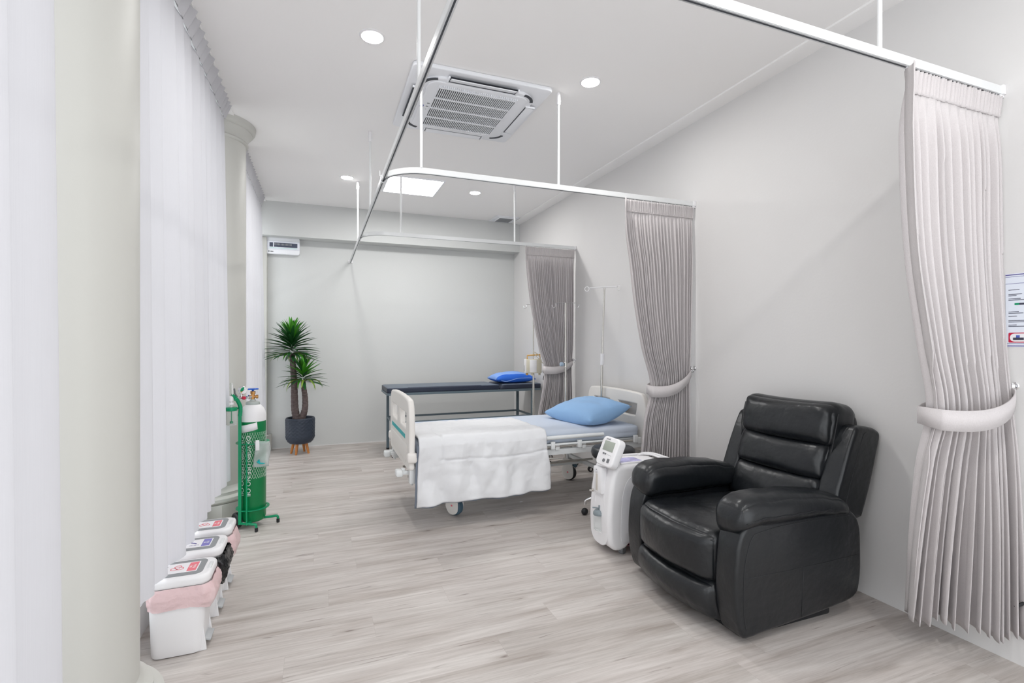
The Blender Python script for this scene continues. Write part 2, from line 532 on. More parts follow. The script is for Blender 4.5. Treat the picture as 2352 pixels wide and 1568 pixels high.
def curve_geo(cu):
    ob = bpy.data.objects.new('t', cu)
    COL.objects.link(ob)
    dg = bpy.context.evaluated_depsgraph_get()
    dg.update()
    me = bpy.data.meshes.new_from_object(ob.evaluated_get(dg))
    V = [v.co.copy() for v in me.vertices]
    Fc = [tuple(p.vertices) for p in me.polygons]
    bpy.data.objects.remove(ob)
    bpy.data.meshes.remove(me)
    bpy.data.curves.remove(cu)
    return (V, Fc)

def text(s, size, thick=0.0002, align='CENTER'):
    cu = bpy.data.curves.new('t', 'FONT')
    cu.body = s
    cu.size = size
    cu.extrude = thick
    cu.align_x = align
    cu.align_y = 'CENTER'
    cu.resolution_u = 3
    return curve_geo(cu)

def rrect(w, h, r, n=6, cx=0, cy=0):
    out = []
    for (sx, sy, a0) in ((1, 1, 0), (-1, 1, pi / 2), (-1, -1, pi), (1, -1, 3 * pi / 2)):
        for k in range(n + 1):
            a = a0 + pi / 2 * k / n
            out.append((cx + sx * (w / 2 - r) + r * cos(a), cy + sy * (h / 2 - r) + r * sin(a)))
    return out

def build(name, geos, mats, parent=None, smooth=True, loc=None, auto=40):
    if not isinstance(geos, list):
        geos = [geos]
    if not isinstance(mats, (list, tuple)):
        mats = [mats]
    V, Fc, MI = [], [], []
    for g in geos:
        o = len(V)
        V += [tuple(p) for p in g[0]]
        for f in g[1]:
            Fc.append(tuple(i + o for i in f))
            MI.append(g[2] if len(g) > 2 else 0)
    me = bpy.data.meshes.new(name)
    me.from_pydata(V, [], Fc)
    for m in mats:
        me.materials.append(m)
    me.polygons.foreach_set('material_index', MI)
    me.validate()
    bm = bmesh.new(); bm.from_mesh(me)
    bmesh.ops.recalc_face_normals(bm, faces=bm.faces)
    bm.to_mesh(me); bm.free()
    if smooth:
        me.polygons.foreach_set('use_smooth', [True] * len(me.polygons))
        if auto:
            me.set_sharp_from_angle(angle=radians(auto))
    me.update()
    ob = bpy.data.objects.new(name, me)
    COL.objects.link(ob)
    if parent:
        ob.parent = parent
    if loc:
        ob.location = loc
    return ob

def tag(o, label=None, cat=None, group=None, kind=None):
    if label: o['label'] = label
    if cat: o['category'] = cat
    if group: o['group'] = group
    if kind: o['kind'] = kind
    return o

def thing(name, label, cat, loc=(0, 0, 0), rotz=0, group=None):
    o = bpy.data.objects.new(name, None)
    o.empty_display_size = 0.1
    COL.objects.link(o)
    o.location = loc
    o.rotation_euler = (0, 0, rotz)
    return tag(o, label, cat, group)

def dup(root, loc, rotz=None, label=None, skip=()):
    r = root.copy(); COL.objects.link(r); r.location = loc
    if rotz is not None: r.rotation_euler = (0, 0, rotz)
    if label: r['label'] = label
    for ch in list(root.children):
        if ch.name.split('.')[0] in skip:
            continue
        c = ch.copy(); COL.objects.link(c); c.parent = r
        for g in list(ch.children):
            d = g.copy(); COL.objects.link(d); d.parent = c
    return r

def struct(name, geos, m, label=None):
    o = build(name, geos, m, smooth=False)
    o['kind'] = 'structure'
    if label: o['label'] = label
    return o

# ------------------------------------------------------------------ room shell
XR, XL, ZC = 2.736, -0.76, 3.083
YB, YW, ZB = 6.777, 7.0, 2.663
YBK = -1.3
struct('floor', box(XL - 0.15, XR + 0.15, YBK, YW + 0.15, -0.1, 0.0), M_FLOOR, 'greyish oak vinyl plank floor')
struct('ceiling', box(XL - 0.15, XR + 0.15, YBK, YW + 0.15, ZC, ZC + 0.1), M_CEIL, 'smooth off-white ceiling')
struct('wall_right', box(XR, XR + 0.12, YBK, YW + 0.15, 0.0, ZC), M_WALL, 'plain off-white right wall')
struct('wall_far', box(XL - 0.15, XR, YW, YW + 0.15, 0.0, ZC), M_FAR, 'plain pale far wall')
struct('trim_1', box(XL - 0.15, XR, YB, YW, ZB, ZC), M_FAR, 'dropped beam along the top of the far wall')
struct('trim_2', prism([(2.612, ZC), (2.612, ZC - 0.012), (2.63, ZC - 0.014), (XR, ZC - 0.018), (XR, ZC)], YBK, YB, 0.0005, 1), M_CEIL, 'shallow cove strip where ceiling meets right wall')
struct('trim_3', box(XL, -0.602, YBK, YB, ZC - 0.012, ZC), M_CEIL, 'narrow ceiling strip above the sheer curtains')
struct('trim_4', [box(XL, -0.60, 6.90, YW, 0.0, ZB, 0.01), prism([(XL, 6.84), (-0.60, 6.84), (-0.552, 6.92), (-0.552, YW), (XL, YW)], 0.0, 0.2, 0.006, 2, 'z')], M_COLUMN, 'corner pilaster with a low plinth')
# left wall: low sill wall, lintel, posts between window bays
COLY = [1.95, 4.56]
bays = [(-0.45, 1.70), (2.2, 4.3), (4.83, 6.85)]
gl = [box(XL - 0.15, XL, YBK, YW, 0.0, 0.14), box(XL - 0.15, XL, YBK, YW, 2.9, ZC)]
for a, b in ((YBK, bays[0][0]), (bays[0][1], bays[1][0]), (bays[1][1], bays[2][0]), (bays[2][1], YW)):
    gl.append(box(XL - 0.15, XL, a, b, 0.14, 2.9))
struct('wall_left', gl, M_WALL, 'left wall with tall window openings')
for i, (a, b) in enumerate(bays):
    fr = []
    for (y0, y1, z0, z1) in ((a, a + .05, .14, 2.9), (b - .05, b, .14, 2.9), (a, b, .14, .19), (a, b, 2.85, 2.9), ((a + b) / 2 - .03, (a + b) / 2 + .03, .19, 2.85)):
        fr.append(box(XL - .10, XL - .04, y0, y1, z0, z1, .004, 1))
    w = struct('window_%d' % (i + 1), fr, M_WINFR, 'tall grey framed window behind the sheer curtain')
    build('pane', box(XL - .074, XL - .068, a + .05, b - .05, .19, 2.85), M_GLASS, w, smooth=False)
# thin skirting on the far wall
struct('baseboard_far', box(-0.55, XR, YW - 0.006, YW, 0.0, 0.012), M_WALL, 'thin sealant strip at the foot of the far wall')

# ------------------------------------------------------------------ columns
def column(cy, label):
    t = thing('column', label, 'column', (-0.80, cy, 0), group='round ivory columns')
    build('shaft', lathe([(0.25, 0.24), (0.25, 2.94)], 64, cap=False), M_COLUMN, t)
    oc = [(0.335 * cos(radians(22.5 + 45 * k)), 0.335 * sin(radians(22.5 + 45 * k))) for k in range(8)]
    build('plinth', prism(oc, 0.0, 0.135, 0.004, 2, 'z'), M_COLUMN, t)
    build('base_moulding', lathe([(0.30, .135), (0.312, .14), (0.322, .155), (0.318, .175), (0.300, .188), (0.288, .19), (0.284, .205), (0.286, .212), (0.268, .222), (0.257, .235), (0.25, .25)], 64, cap=False), M_COLUMN, t)
    build('capital', lathe([(0.25, 2.925), (0.262, 2.93), (0.268, 2.94), (0.262, 2.95), (0.256, 2.953), (0.262, 2.975), (0.285, 3.01), (0.296, 3.02), (0.296, 3.028), (0.306, 3.032), (0.318, 3.05), (0.322, 3.0825)], 64, cap=False), M_COLUMN, t)
    return t
column(COLY[0], 'large ivory column in the left foreground beside the nearest sheer curtain')
column(COLY[1], 'ivory column behind the green oxygen cylinder, partly hidden by the sheer curtain')

# ------------------------------------------------------------------ sheer curtains
def sheer(y0, y1, label, seed, hem=0.350, bow=0.02):
    rnd = random.Random(seed)
    t = thing('sheer_curtain', label, 'curtain', (-0.6, y0, 0), group='white sheer curtains along the windows')
    Lh = y1 - y0
    nf = int(Lh / 0.16)
    knots = [0]
    for k in range(nf):
        knots.append(knots[-1] + rnd.uniform(0.6, 1.4))
    tot = knots[-1]
    knots = [k / tot for k in knots]
    amps = [rnd.uniform(0.5, 1.0) for _ in range(nf)]
    NS, NZ = max(240, nf * 16), 46
    def fold(s, z):
        k = 0
        while k < nf - 1 and s > knots[k + 1]: k += 1
        u = (s - knots[k]) / (knots[k + 1] - knots[k])
        # sawtooth-like fold: flat face then a sharp return
        w = (u / 0.78 if u < 0.78 else (1 - u) / 0.22)
        w = w * w * (3 - 2 * w)
        return (w - 0.5) * amps[k]
    V, Fc = [], []
    z0, z1 = hem, 2.965
    for j in range(NZ + 1):
        q = j / NZ
        z = z0 + (z1 - z0) * q
        am = 0.052 * (1 - q) ** 0.6 + 0.016
        for i in range(NS + 1):
            s = i / NS
            x = -0.022 - 0.018 * q + am * fold(s, z) + 0.010 * sin(s * 9 + seed) * (1 - q)
            e = bow * exp(-((1 - s) / 0.10) ** 2) * (1 - q) ** 0.7
            V.append((x, s * Lh + e * 1.0, z))
    for j in range(NZ):
        for i in range(NS):
            a = j * (NS + 1) + i
            Fc.append((a, a + 1, a + NS + 2, a + NS + 1))
    cl = build('cloth', (V, Fc), M_SHEER, t, auto=0)
    # pleated heading leaning into the room
    V, Fc = [], []
    nh = int(Lh / 0.085)
    ks = [0]
    for k in range(nh): ks.append(ks[-1] + rnd.uniform(0.5, 1.5))
    ks = [k / ks[-1] for k in ks]
    NS = nh * 10
    for j in range(6):
        q = j / 5
        z = 2.96 + 0.10 * q
        for i in range(NS + 1):
            s = i / NS
            k = 0
            while k < nh - 1 and s > ks[k + 1]: k += 1
            u = (s - ks[k]) / (ks[k + 1] - ks[k])
            w = (u / 0.7 if u < 0.7 else (1 - u) / 0.3)
            V.append((-0.036 + (0.008 + 0.030 * q) * w + 0.012 * q, s * Lh + 0.02 * q * w, z + 0.012 * q * w))
    for j in range(5):
        for i in range(NS):
            a = j * (NS + 1) + i
            Fc.append((a, a + 1, a + NS + 2, a + NS + 1))
    hd = build('heading', (V, Fc), M_SHEER, t, auto=30)
    build('track', box(-0.06, -0.045, 0, Lh, 2.99, ZC - 0.012), M_ALUW, t, smooth=False)
    return t
sheer(0.72, 1.635, 'white sheer curtain at the left edge, in front of the near column', 3, hem=0.30)
sheer(2.24, 4.13, 'white sheer curtain hanging over the three pedal bins between the two columns', 11)
sheer(4.95, 6.60, 'white sheer curtain farthest back, beside the potted plant', 5, bow=0.02)

# ------------------------------------------------------------------ ceiling fittings
def downlight(x, y, label):
    t = thing('downlight', label, 'ceiling light', (x, y, ZC), group='round recessed downlights')
    build('rim', lathe([(0.056, -0.003), (0.060, -0.007), (0.066, -0.006), (0.072, -0.001), (0.072, 0)], 40, cap=False), M_WPLAS, t)
    build('lens', lathe([(0.0001, -0.004), (0.057, -0.004)], 40, cap=False), M_EMITL, t)
    return t
downlight(0.283, 2.93, 'round downlight nearest the top left of the ceiling, left of the air conditioner')
downlight(1.687, 2.92, 'round downlight to the right of the ceiling air conditioner')
downlight(0.285, 0.32, 'round fill downlight added overhead beside the left column, out of view')  # added pair, out of view, continues the lamp grid to brighten the near end
downlight(1.687, 0.32, 'round fill downlight added overhead in front of the large curtain, out of view')
downlight(0.277, 5.53, 'small distant downlight left of the square light panel')
downlight(1.687, 5.56, 'small distant downlight right of the square light panel')

t = thing('light_panel', 'square glowing white light panel recessed in the ceiling behind the curtain rail corner', 'ceiling light', (0.97, 5.57, ZC))
build('frame', [box(-.30, .30, -.30, -.285, -.012, 0), box(-.30, .30, .285, .30, -.012, 0), box(-.30, -.285, -.285, .285, -.012, 0), box(.285, .30, -.285, .285, -.012, 0)], M_ACW, t, smooth=False)
build('diffuser', box(-.285, .285, -.285, .285, -.006, -0.001), M_EMITP, t, smooth=False)

t = thing('ceiling_vent', 'small white extractor vent in the ceiling at the far right corner', 'vent', (2.43, 6.60, ZC))
build('frame', [prism(rrect(.34, .33, .02), -.012, 0, .003, 2, 'z'), prism(rrect(.25, .24, .015), -.02, -.01, .003, 2, 'z')], M_ACW, t)
build('grille', [box(-.10, .10, -.10 + .018 * k, -.092 + .018 * k, -.0225, -.0195) for k in range(12)], M_MGREY, t, smooth=False)

# cassette air conditioner
AX, AY = 1.015, 3.547
t = thing('air_conditioner', 'white square ceiling cassette air conditioner with slotted grille', 'air conditioner', (AX, AY, ZC))
h = 0.474
face = build('panel', [prism(rrect(2 * h, 2 * h, .03), -.028, 0, .008, 3, 'z'), prism(rrect(.80, .80, .15, 10), -.044, -.02, .012, 4, 'z'), prism(rrect(.70, .72, .07, 8), -.052, -.04, .006, 3, 'z')], M_ACW, t)
gx0, gx1, gy0, gy1 = -.275, .268, -.305, .292
gr = [slot(box(gx0, gx1, gy0, gy1, -.0535, -.051), 2)]  # black backing put in for the shade between the slats
n = 40
for k in range(n + 1):
    x = gx0 + (gx1 - gx0) * k / n
    gr.append(box(x - .0028, x + .0028, gy0 - .02, gy1 + .02, -.060, -.051))
for k in range(5):
    y = gy0 + (gy1 - gy0) * k / 4
    gr.append(box(gx0, gx1, y - .006, y + .006, -.0615, -.051))
build('grille', gr, [M_ACW, M_DARKSLOT, M_BLACK], t, smooth=False)
def louvre(nm, rot, op):
    g = [slot(box(-.235, .235, -.435, -.368, -.0455, -.043), 1)]
    fl = box(-.225, .225, -.030, .026, -.003, .003, .002)
    fl = xf(fl, (0, -.402, -.048), (radians(op), 0, 0))
    g += [fl, box(-.242, -.232, -.438, -.366, -.053, -.04, .002), box(.232, .242, -.438, -.366, -.053, -.04, .002)]
    g = [xf(q, (0, 0, 0), (0, 0, rot)) for q in g]
    build('louvre', g, [M_ACW, M_DARKSLOT], t)
louvre('n', 0, 14); louvre('e', pi / 2, 8); louvre('s', pi, 3); louvre('w', -pi / 2, 50)
for k in range(4):
    a0 = radians(45 + 90 * k)
    cxx, cyy = .30 * (1 if k in (0, 3) else -1), .30 * (1 if k in (0, 1) else -1)
    pts = []
    for q in range(9):
        a = a0 - radians(33) + radians(66) * q / 8
        pts.append((cxx * .93 + .105 * cos(a), cyy * .93 + .105 * sin(a), -.0445))
    build('corner_vent', tube(pts, 0, sq=(.022, .004)), M_DARKSLOT, t, smooth=False)
bd = build('badge', [prism(rrect(.026, .034, .006, 4, -.333, .0), -.0535, -.051, .0004, 1, 'z'), slot(box(-.344, -.322, .008, .013, -.0542, -.0534), 1)], [mat('badge_blue', (.05, .08, .35), .4), M_RED], t, smooth=False)
bd['label'] = 'small blue and red badge'
for q in (box(-.305, -.287, -.055, -.045, -.0535, -.051), box(-.305, -.287, -.01, .002, -.0535, -.051), box(-.300, -.295, .04, .045, -.0535, -.051)):
    build('button', q, M_MGREY, t, smooth=False)

# ------------------------------------------------------------------ curtain rails
ZR = 2.407
RX = 0.394
def rail(y, yend, rods_x, rods_y, label, endplate=False, xstart=XR):
    t = thing('curtain_rail', label, 'curtain rail', (RX, y, ZR), group='suspended L-shaped curtain rails')
    R = 0.26
    path = [(xstart - RX - 0.004, 0, 0), (1.2, 0, 0), (R, 0, 0)]
    for k in range(1, 10):
        a = pi / 2 * k / 10
        path.append((R - R * sin(a), R - R * cos(a), 0))
    path += [(0, R, 0), (0, yend - y - 0.004, 0)]
    if y > 1.3: pass
    b = build('rail_bar', [tube([(p[0], p[1], 0.019) for p in path], 0, sq=(0.022, 0.034))], M_ALUW, t, auto=30)
    build('slot', [tube([(p[0], p[1], 0.0013) for p in path], 0, sq=(0.007, 0.003))], M_DARKSLOT, b, auto=30)
    build('slot_lips', [tube([(p[0], p[1], 0.001) for p in path], 0, sq=(0.016, 0.002))], M_ALU, b, auto=30)
    for (x, yy) in [(q, 0) for q in rods_x] + [(0, q - y) for q in rods_y]:
        px = x - RX if yy == 0 and x != 0 else 0
        rd = build('hanger_rod', cyl(0.0085, 0.036, ZC - ZR - 0.055, 14, loc=(px, yy)), M_ALUW, t)
        build('socket', [cyl(0.0135, ZC - ZR - 0.085, ZC - ZR - 0.0005, 16, .002, loc=(px, yy)), cyl(0.004, ZC - ZR - 0.06, ZC - ZR - 0.05, 8, loc=(px + .013, yy))], M_WPLAS, rd)
    build('wall_bracket', [box(xstart - RX - 0.022, xstart - RX, -0.018, 0.018, 0.0, 0.040, .003), box(xstart - RX - .03, xstart - RX - .0, -.012, .012, -.012, .0, .003)], M_WPLAS, t)
    if endplate:
        build('end_bracket', [box(-.028, .028, yend - y - .016, yend - y, -.004, .036, .003)], M_WPLAS, t)
    else:
        build('joint_clip', [box(-.014, .014, yend - y - .02, yend - y + .005, -.003, .04, .002), tube([(-.02, yend - y - .02, .035), (-.02, yend - y - .02, .07)], .002, 6)], M_ALU, t)
    return t
Y1, Y2, Y3 = 1.25, 3.13, 5.068
rail(Y1, Y2 + 0.27, [1.954], [2.11], 'nearest curtain rail, running along the top of the photo to the large right curtain')
rail(Y2, Y3 + 0.27, [0.60, 1.555], [4.26], 'middle curtain rail curving above the patient bed')
rail(Y3, YW, [0.767, 1.988], [5.63], 'farthest curtain rail, ending with a bracket on the far wall', True)

# ------------------------------------------------------------------ grey gathered curtains
def lerp(a, b, t): return a + (b - a) * t
def key_interp(keys, z):
    ks = sorted(keys, key=lambda k: k[0])
    if z <= ks[0][0]: return ks[0][1:]
    for a, b in zip(ks, ks[1:]):
        if z <= b[0]:
            t = (z - a[0]) / (b[0] - a[0])
            return tuple(lerp(p, q, t) for p, q in zip(a[1:], b[1:]))
    return ks[-1][1:]
def cat_interp(keys, z):
    ks = sorted(keys, key=lambda k: k[0])
    n = len(ks)
    if z <= ks[0][0]: return ks[0][1:]
    if z >= ks[-1][0]: return ks[-1][1:]
    for i in range(n - 1):
        if z <= ks[i + 1][0]:
            t = (z - ks[i][0]) / (ks[i + 1][0] - ks[i][0])
            out = []
            for c in range(1, len(ks[0])):
                p1, p2 = ks[i][c], ks[i + 1][c]
                h_ = ks[i + 1][0] - ks[i][0]
                m1 = (ks[i + 1][c] - ks[i - 1][c]) / (ks[i + 1][0] - ks[i - 1][0]) * h_ if i > 0 else (p2 - p1)
                m2 = (ks[i + 2][c] - ks[i][c]) / (ks[i + 2][0] - ks[i][0]) * h_ if i + 2 < n else (p2 - p1)
                out.append((2 * t**3 - 3 * t**2 + 1) * p1 + (t**3 - 2 * t**2 + t) * m1 + (-2 * t**3 + 3 * t**2) * p2 + (t**3 - t**2) * m2)
            return tuple(out)

def gathered(yr, keys, zb, nf, seed, label, knob, tie_l, bundle_r=0.07, big=0.0):
    """keys: (z, ax, ay, bx, by, amp) along the curtain; yr rail line"""
    rnd = random.Random(seed)
    t = thing('privacy_curtain', label, 'curtain', (2.4, yr, 0), group='grey privacy curtains tied back at the right wall')
    kn = [0]
    for k in range(nf): kn.append(kn[-1] + rnd.uniform(0.5, 1.5))
    kn = [k / kn[-1] for k in kn]
    am = [rnd.uniform(0.6, 1.0) for _ in range(nf)]
    lean = [rnd.uniform(-0.15, 0.15) for _ in range(nf)]
    NS, NZ = nf * 14, 84
    ztop, zpin = 2.398, 2.315
    V, Fc = [], []
    for j in range(NZ + 1):
        q = j / NZ
        z = zb + (zpin - zb) * q
        ax, ay, bx, by, amp = cat_interp(keys, z)
        d = Vector((bx - ax, by - ay)); ln = d.length; d.normalize()
        nn = Vector((d.y, -d.x))
        gather = 1 - exp(-((zpin - z) / 0.07))        # pinched at the heading
        lowf = big * max(0, 1 - z / 0.95)
        for i in range(NS + 1):
            s = i / NS
            k = 0
            while k < nf - 1 and s > kn[k + 1]: k += 1
            u = (s - kn[k]) / (kn[k + 1] - kn[k])
            c = 0.5 + lean[k]
            w = u / c if u < c else (1 - u) / (1 - c)
            w = 0.5 - 0.5 * cos(pi * w)
            off = amp * gather * am[k] * (w - 0.5) * 2
            off += lowf * sin(2 * pi * (s * 1.6 + 0.15)) * 0.5
            side = 0.25 * amp * gather * sin(2 * pi * u) * am[k]
            off += 0.004 * noise.noise(Vector((s * 9, z * 2, seed)))
            p = Vector((ax, ay)) + d * (s * ln + side) + nn * off
            V.append((min(p.x, 2.728) - 2.4, p.y - yr, z + (0.012 * sin(s * 20 + seed) * (1 - q) ** 6)))
    for j in range(NZ):
        for i in range(NS):
            a = j * (NS + 1) + i
            Fc.append((a, a + 1, a + NS + 2, a + NS + 1))
    cl = build('cloth', (V, Fc), M_GREY, t, auto=0)
    md = cl.modifiers.new('thickness', 'SOLIDIFY'); md.thickness = 0.003
    # heading tape with narrow pleats
    ax, ay, bx, by, amp = cat_interp(keys, zpin)
    V, Fc = [], []
    nh = nf * 2
    NS = nh * 8
    ks = [0]
    for k in range(nh): ks.append(ks[-1] + rnd.uniform(0.5, 1.5))
    ks = [k / ks[-1] for k in ks]
    for j in range(7):
        q = j / 6
        z = zpin - 0.005 + (ztop - zpin + .005) * q
        for i in range(NS + 1):
            s = i / NS
            k = 0
            while k < nh - 1 and s > ks[k + 1]: k += 1
            u = (s - ks[k]) / (ks[k + 1] - ks[k])
            w = 1 - abs(2 * u - 1)
            aa = 0.005 + 0.010 * q
            V.append((lerp(ax, bx, s) - 2.4 + 0.004 * sin(6.28 * u), ay - yr + aa * (w - 0.5) * 2, z))
    for j in range(6):
        for i in range(NS):
            a = j * (NS + 1) + i
            Fc.append((a, a + 1, a + NS + 2, a + NS + 1))
    hd = build('heading', (V, Fc), M_GREY, t, auto=0)
    md = hd.modifiers.new('thickness', 'SOLIDIFY'); md.thickness = 0.003
    # pinch seam under the heading
    build('gather_seam', tube([(lerp(ax, bx, k / 40) - 2.4, ay - yr - .006 + .003 * (k % 2), zpin + .002 * sin(k * 2.1)) for k in range(41)], 0.004, 6), M_GREY, hd)
    # gliders
    for k in range(9):
        x = lerp(ax + .01, bx - .02, k / 8) - 2.4
        build('glider', cyl(.004, 2.396, 2.409, 8, loc=(x, 0)), M_WPLAS, t)
    # front edge flap turned aside at the leading edge
    fl = []
    for j in range(30):
        q = j / 29
        z = lerp(zb + 0.02, ztop, q)
        k_ = cat_interp(keys, min(z, zpin))
        wv = lerp(0.035, 0.06, q) if z > 1.2 else 0.04
        if 0.9 < z < 1.25: wv *= 0.4
        fl.append((z, k_[0], k_[1], wv))
    V, Fc = [], []
    for (z, x, y, wv) in fl:
        for (a, b) in ((0.0, -0.0), (-0.35, -0.45), (-0.8, -0.8), (-1.1, -0.85)):
            V.append((x - 2.4 + a * wv * .55, y - yr - b * -wv * 1.0, z))
    for j in range(len(fl) - 1):
        for i in range(3):
            a = j * 4 + i
            Fc.append((a, a + 1, a + 5, a + 4))
    fo = build('edge_fold', (V, Fc), M_GREY, t, auto=0)
    md = fo.modifiers.new('thickness', 'SOLIDIFY'); md.thickness = 0.003
    # tieback band
    (lx, ly, lz), (kx, ky, kz) = tie_l, knob
    pts = []
    for k in range(25):
        s = k / 24
        x = lerp(lx, kx - .02, s)
        sag = -0.045 * sin(pi * min(1, s * 1.05)) + (0.0)
        zz = lerp(lz, kz - .03, s ** 1.9) + 0.3 * sag
        y = lerp(ly, ky, s) - (bundle_r) * sin(pi * min(1, (0.08 + s * 0.92))) ** 0.55
        pts.append((x, y, zz, lerp(0.082, 0.05, s ** 3)))
    back = []
    for k in range(1, 14):
        s = k / 13
        x = lerp(lx, kx - .02, s)
        back.append((x - (.012 if k < 3 else 0), lerp(ly, ky, s) + bundle_r * sin(pi * min(1, 0.1 + .9 * s)) ** .55 * (1 if s < 1 else 0), lerp(lz, kz - .03, s), 0.07))
    allp = list(reversed(back)) + pts
    V, Fc = [], []
    for (x, y, z, hgt) in allp:
        V.append((x - 2.4, y - yr, z - hgt / 2)); V.append((x - 2.4, y - yr, z + hgt / 2))
    for i in range(len(allp) - 1):
        Fc.append((2 * i, 2 * i + 2, 2 * i + 3, 2 * i + 1))
    tb = build('tieback', (V, Fc), M_GREY, t, auto=0)
    md = tb.modifiers.new('thickness', 'SOLIDIFY'); md.thickness = 0.005; md.offset = 1
    # knob on the wall
    k = thing('tieback_knob', 'faceted chrome holdback knob on the wall ' + knob_where[seed], 'hook', (kx, ky, kz), group='chrome curtain holdbacks')
    build('stem', [disc_x(.006, 0, XR - kx, 0, 0, 12), disc_x(.016, XR - kx - .006, XR - kx, 0, 0, 20)], M_CHROME, k)
    build('knob_head', [xf(ball(.017, (0, 0, 0), 5, (.8, 1, 1)), (-.008, 0, 0))], M_CHROME, k, smooth=False)
    build('ring', tube([(.004 + .0 * a, .012 * cos(a), -.02 + .014 * sin(a)) for a in [2 * pi * q / 16 for q in range(16)]], .0022, 6, closed=True), M_CHROME, t).location = (kx - 2.4, ky - yr, kz)
    return t
knob_where = {21: 'beside the large curtain at the right edge', 22: 'beside the middle grey curtain', 23: 'beside the farthest grey curtain'}
gathered(Y1, [(2.32, 2.10, 1.25, 2.715, 1.25, .012), (2.15, 2.095, 1.25, 2.715, 1.25, .022), (1.7, 2.13, 1.25, 2.71, 1.245, .026), (1.33, 2.235, 1.26, 2.70, 1.23, .030), (1.08, 2.315, 1.27, 2.69, 1.21, .036),
              (0.85, 2.33, 1.32, 2.70, 1.19, .040), (0.5, 2.385, 1.39, 2.70, 1.165, .045), (0.13, 2.445, 1.45, 2.70, 1.15, .050)],
         0.13, 14, 21, 'large grey tied-back curtain at the right edge, beside the recliner', (2.712, 1.205, 1.167), (2.29, 1.27, 1.045), 0.085, 0.05)
gathered(Y2, [(2.32, 2.10, Y2, 2.715, Y2, 0.011), (2.15, 2.11, Y2, 2.712, Y2, 0.015), (1.95, 2.145, Y2, 2.71, Y2, 0.018), (1.62, 2.19, Y2, 2.70, Y2, 0.019), (1.30, 2.255, Y2, 2.69, Y2, 0.021), (1.02, 2.335, Y2, 2.675, Y2, 0.025),
              (0.75, 2.31, Y2 + .05, 2.685, Y2, 0.027), (0.12, 2.30, Y2 + .12, 2.69, Y2, 0.035)],
         0.12, 22, 22, 'grey tied-back curtain between the recliner and the patient bed', (2.712, 3.13, 1.149), (2.31, Y2, 0.985), 0.075, 0.03)
gathered(Y3, [(2.32, 2.125, Y3, 2.715, Y3, 0.013), (2.15, 2.135, Y3, 2.712, Y3, 0.018), (1.76, 2.185, Y3, 2.71, Y3, 0.020), (1.28, 2.285, Y3, 2.70, Y3, 0.024), (1.07, 2.35, Y3, 2.68, Y3, 0.026),
              (0.75, 2.33, Y3 + .03, 2.69, Y3, 0.033), (0.12, 2.22, Y3 + .08, 2.70, Y3, 0.043)],
         0.12, 24, 23, 'farthest grey tied-back curtain, between the patient bed and the navy examination table', (2.712, 5.07, 1.151), (2.33, Y3, 1.045), 0.075, 0.02)
# ------------------------------------------------------------------ recliner
t = thing('recliner_armchair', 'large black leather recliner armchair with padded arms, standing by the right wall', 'armchair', (1.695, 1.695, 0))
def RC(g):
    return mapv(g, lambda x, y, z: (0.963 * x, 0.963 * y, 0.05 + 0.963 * z))
arm_prof = smooth_loop([(.06, -.012), (.032, .05), (.017, .13), (.012, .22), (.018, .33), (.034, .43), (.070, .488), (.14, .503), (.3, .497), (.6, .492), (.74, .497), (.80, .475), (.843, .41), (.853, .3), (.848, .13), (.80, .045), (.62, .018), (.40, .002), (.20, -.010), (.11, -.018)], 5)
for k, (a, b) in enumerate(((0.0, .135), (.725, .86))):
    arm = build('arm', [RC(prism(arm_prof, a, b, .018, 5))], M_LEATHER, t, auto=0)
    yo = a - .0005 if k == 0 else b + .0005
    seam = []
    pr = smooth_loop([(.125, .46), (.095, .42), (.068, .33), (.058, .22), (.060, .1), (.075, .02)], 6, False)
    seam.append(tube([(p[0], yo, p[1]) for p in pr], .0018, 6))
    seam.append(tube([(.063, yo, .262), (.3, yo, .258), (.6, yo, .258), (.834, yo, .262)], .0014, 6))
    seam.append(tube([(.44, yo, .258), (.43, yo, .12), (.425, yo, .02)], .0014, 6))
    seam.append(tube([(p[0], yo, p[1]) for p in smooth_loop([(.125, .46), (.3, .478), (.6, .474), (.76, .47)], 6, False)], .0018, 6))
    build('arm_seam', [RC(s) for s in seam], M_BLACK, arm, auto=0)
    g = rbox(.76, .20, .165, .070, 16, (.0, .008, .010))
    out_s = -1 if k == 0 else 1
    def pf(x, y, z):
        u = (x + .38) / .76
        o = max(-1, min(1, y * out_s / .10))
        zz = z * (1 - .45 * o) if z < 0 else z * 1.0
        taper = 1 - .38 * max(0, (u - .45) / .55) ** 1.4
        zz = zz * taper
        drop = -.035 * max(0, (.18 - u) / .18) ** 1.6 - .018 * u - .030 * max(0, (u - .6) / .4) ** 1.5
        zz += .0035 * sin(u * 46 + y * 12) * (0.4 + 0.6 * u) + .003 * noise.noise(Vector((x * 14, y * 10, z * 10)))
        yy = y * (1 - .10 * u) + out_s * -.0 + .006 * noise.noise(Vector((x * 6, k * 3, z * 7)))
        return (x + .405 - .0 * (z < 0) * (1 - u) ** 4, yy + (.078 if k == 0 else .782), zz + .543 + drop)
    pad = build('arm_pad', [RC(mapv(g, pf))], M_LEATHER, t, auto=0)
    sp = []
    for q in range(31):
        u = q / 30
        x, y, z = pf(-.38 + .76 * (.045 + u * .90), out_s * .108 * (1 - (2 * u - 1) ** 8 * .12), -.004)
        sp.append((x, y + out_s * .001, z))
    build('pad_seam', [RC(tube(sp, .0022, 6))], M_BLACK, pad, auto=0)
